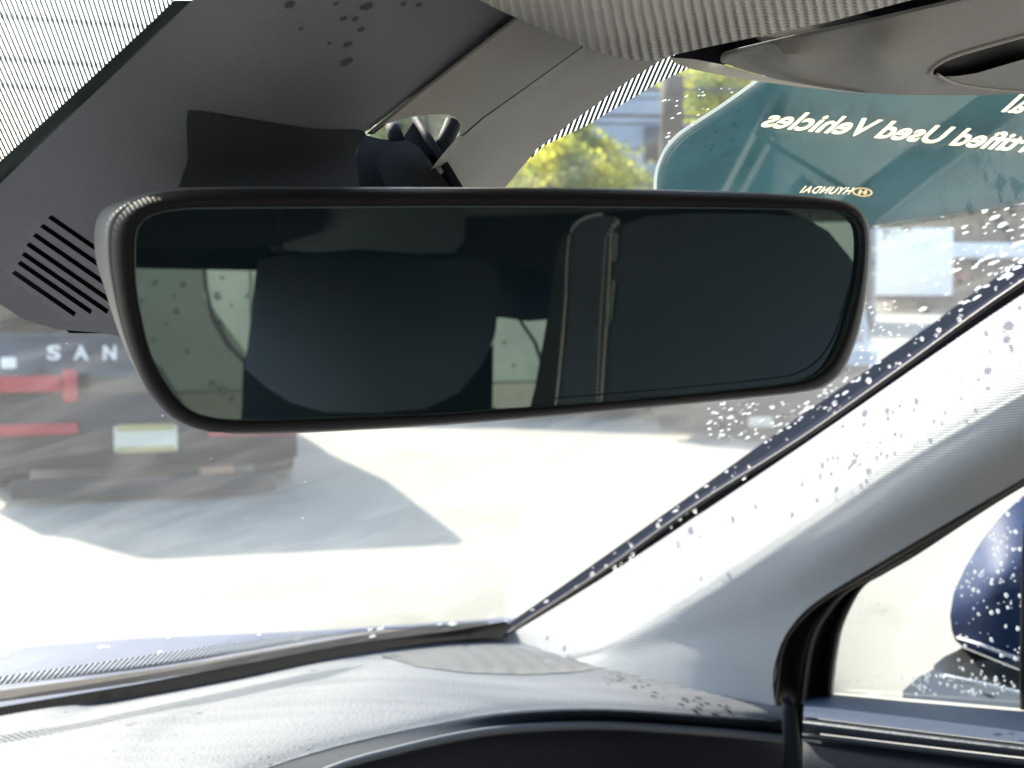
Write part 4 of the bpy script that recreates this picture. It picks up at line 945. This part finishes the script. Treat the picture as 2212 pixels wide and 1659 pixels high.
RBK = patch('rear_body_wall', [(100, 100), (2050, 100), (2050, 1200), (100, 1200)], rb, M['shell'], CB, holes=[h1, h2, h3, h3b, h4], step=60, thick=.03, reflect=True)
RW = glass_mat('rear_glass_clear', (.25, .30, .255), .6, smear=.4)
RW2 = glass_mat('rear_glass_light', (.80, .86, .76), .6, smear=.4)
def wpane(pts, m_):
    return patch('rear_window', pts, lambda x, y: P(x, y, rb(x, y).y + .012), m_, CB, step=200, thick=0, reflect=True)
wpane([(240, 530), (441, 530), (441, 640), (560, 800), (565, 970), (240, 970)], RW)
wpane([(441, 530), (610, 530), (610, 835), (545, 795), (441, 640)], RW2)
wpane([(1050, 680), (1204, 680), (1204, 970), (1050, 970)], RW2)
wpane([(1640, 420), (1920, 420), (1920, 650), (1640, 650)], RW2)

# ------------------------------------------------------------------ rain
RS_ = [(305, 650, 6), (335, 612, 7), (375, 640, 5), (395, 615, 8), (380, 672, 8), (360, 700, 5), (330, 735, 6), (405, 760, 5), (470, 640, 9), (480, 600, 5), (535, 640, 7), (475, 700, 8), (500, 660, 4), (460, 830, 9), (480, 845, 12), (500, 860, 7), (1090, 740, 4), (1110, 790, 4), (1740, 462, 4), (1760, 470, 5), (1775, 480, 3), (1800, 470, 4)]
def dome(J_, c, nrm, rad, ax, el=1.0, hgt=.5, n=9):
    a = ax; b = nrm.cross(a).normalized(); s = len(J_[0]); rings = 3
    jit = [rng.uniform(.85, 1.15) for _ in range(n)]
    for j in range(rings):
        ph = j / rings * math.pi / 2; rr = rad * math.cos(ph); zz = rad * hgt * math.sin(ph)
        for k in range(n):
            an = 2 * math.pi * k / n; J_[0].append(c + a * (rr * el * math.cos(an) * jit[k]) + b * (rr * math.sin(an) * jit[k]) + nrm * zz)
    J_[0].append(c + nrm * rad * hgt); top = len(J_[0]) - 1
    for j in range(rings - 1):
        for k in range(n): J_[1].append([s + j * n + k, s + j * n + (k + 1) % n, s + (j + 1) * n + (k + 1) % n, s + (j + 1) * n + k])
    for k in range(n): J_[1].append([s + (rings - 1) * n + k, s + (rings - 1) * n + (k + 1) % n, top])
    J_[1].append([s + k for k in range(n)][::-1])
J = ([], []); ON = -WN
def wdrop(x, y, r_, el=1.0, h=.5):
    if 1120 < x and y > edgey(x) + 2:
        p = PR(x, y, .874); dome(J, p, -RT, r_ * p.y / F, (FW * .8 - UP * .6).normalized(), el, h); return
    p = hit(x, y, -.003 if not inside(x, y, bo) else -.005); dome(J, p, ON, r_ * p.y / F, (RT * .8 + SL * .6).normalized(), el, h)
edge = [(1112, 1350), (1300, 1218), (1456, 1105), (1731, 910), (1956, 755), (2212, 575)]
def edgey(x): return float(np.interp(x, [p[0] for p in edge], [p[1] for p in edge]))
for k in range(85):
    x = rng.uniform(1280, 2212); dens = (x - 1200) / 1000
    if rng.random() > .35 + dens: continue
    wdrop(x, edgey(x) + rng.uniform(-12, 34), rng.choice([1.8, 2.4, 3, 3.6, 4.6, 6]) * rng.uniform(.8, 1.1), rng.uniform(1, 1.35))
for k in range(90):
    x = rng.uniform(1525, 1760); y = rng.uniform(868, min(958, edgey(x) - 5)) if edgey(x) > 880 else 870
    wdrop(x, y, rng.uniform(1.8, 5.2), rng.uniform(1, 1.5))
for k in range(110):
    x = rng.uniform(1900, 2212); y = rng.uniform(450, edgey(x) - 6)
    if rng.random() > (x - 1850) / 300: continue
    wdrop(x, y, rng.choice([2.5, 3.5, 4.5, 6, 9]) * rng.uniform(.8, 1.2), rng.uniform(1, 1.8))
for k in range(60):
    x = rng.uniform(1780, 1960); y = rng.uniform(650, edgey(x) - 4)
    wdrop(x, y, rng.uniform(2, 4.5), rng.uniform(1, 1.3))
for x, y, r_ in [(12, 1415, 6), (20, 1432, 4), (218, 1397, 8), (232, 1397, 6), (365, 1376, 7), (345, 1408, 6), (560, 1371, 6), (645, 1381, 7), (800, 1360, 7), (805, 1375, 8), (822, 1358, 9), (950, 1349, 6), (975, 1347, 9), (982, 1349, 8), (985, 1376, 4), (1180, 1300, 6), (1280, 1243, 8), (1310, 1225, 6), (1150, 1318, 4), (1245, 1270, 5)]:
    wdrop(x, y, r_)
for k in range(26): wdrop(rng.uniform(30, 900), rng.uniform(730, 1340), rng.uniform(.8, 1.8))
for k in range(70):                              # small ones on the film and low on the glass ahead of the pillar
    wdrop(rng.uniform(1430, 1600), rng.uniform(190, 400), rng.uniform(1.2, 3), rng.uniform(1, 2.2), .3)
# drops whose shadows fall on the pillar trim: along the glass upstream of the sun
for k in range(60):
    x = rng.uniform(1110, 2400); y = float(np.interp(x, [1078, 1450, 2000, 2500], [1384, 1152, 778, 455])) + rng.uniform(12, 185)
    h = TB.ray_cast(C, ray(x, y).normalized())
    if h[0] is None: continue
    p = h[0]; t = (WB - p).dot(WN) / sdir.dot(WN); q = p + sdir * t
    if t > 0: dome(J, q + ON * .003, ON, rng.choice([.0006, .0008, .0011, .0016, .0022]) * rng.uniform(.8, 1.1), SL, rng.uniform(1, 1.8), .5)
dr = link('raindrops', J[0], J[1], M['water']); tag(dr, 'raindrops beaded over the windshield glass', 'raindrops', kind='stuff')
J = ([], [])
ONs = RT
for k in range(150):
    x = rng.uniform(2060, 2212); y = rng.uniform(1060, 1500)
    if x < 2060 + max(0, (1250 - y)) * .75: continue
    p = PR(x, y, .892); dome(J, p, ONs, rng.choice([1.6, 2.4, 3.2, 4.6]) * rng.uniform(.8, 1.1) * p.y / F, UP, 1.1, .5)
for k in range(26):
    x = rng.uniform(1830, 2150); y = rng.uniform(1150, 1500)
    p = PR(x, y, .892); dome(J, p, ONs, rng.uniform(1.5, 3) * p.y / F, UP, 1.3, .4)
for k in range(60):
    x = rng.uniform(1955, 2212); y = rng.uniform(1455, 1500); p = PR(x, y, .892); dome(J, p, ONs, rng.uniform(2, 4.5) * p.y / F, UP, 1.1, .5)
for x, y, r_ in RS_:
    d_ = rb(x, y).y; c = mirr(P(x, y, d_ + .016)); dome(J, c, (c - C).normalized(), r_ * d_ / F, UP, 1.0, .5)
dr = link('raindrops', J[0], J[1], M['water']); tag(dr, 'raindrops beaded over the side window glass', 'raindrops', kind='stuff')
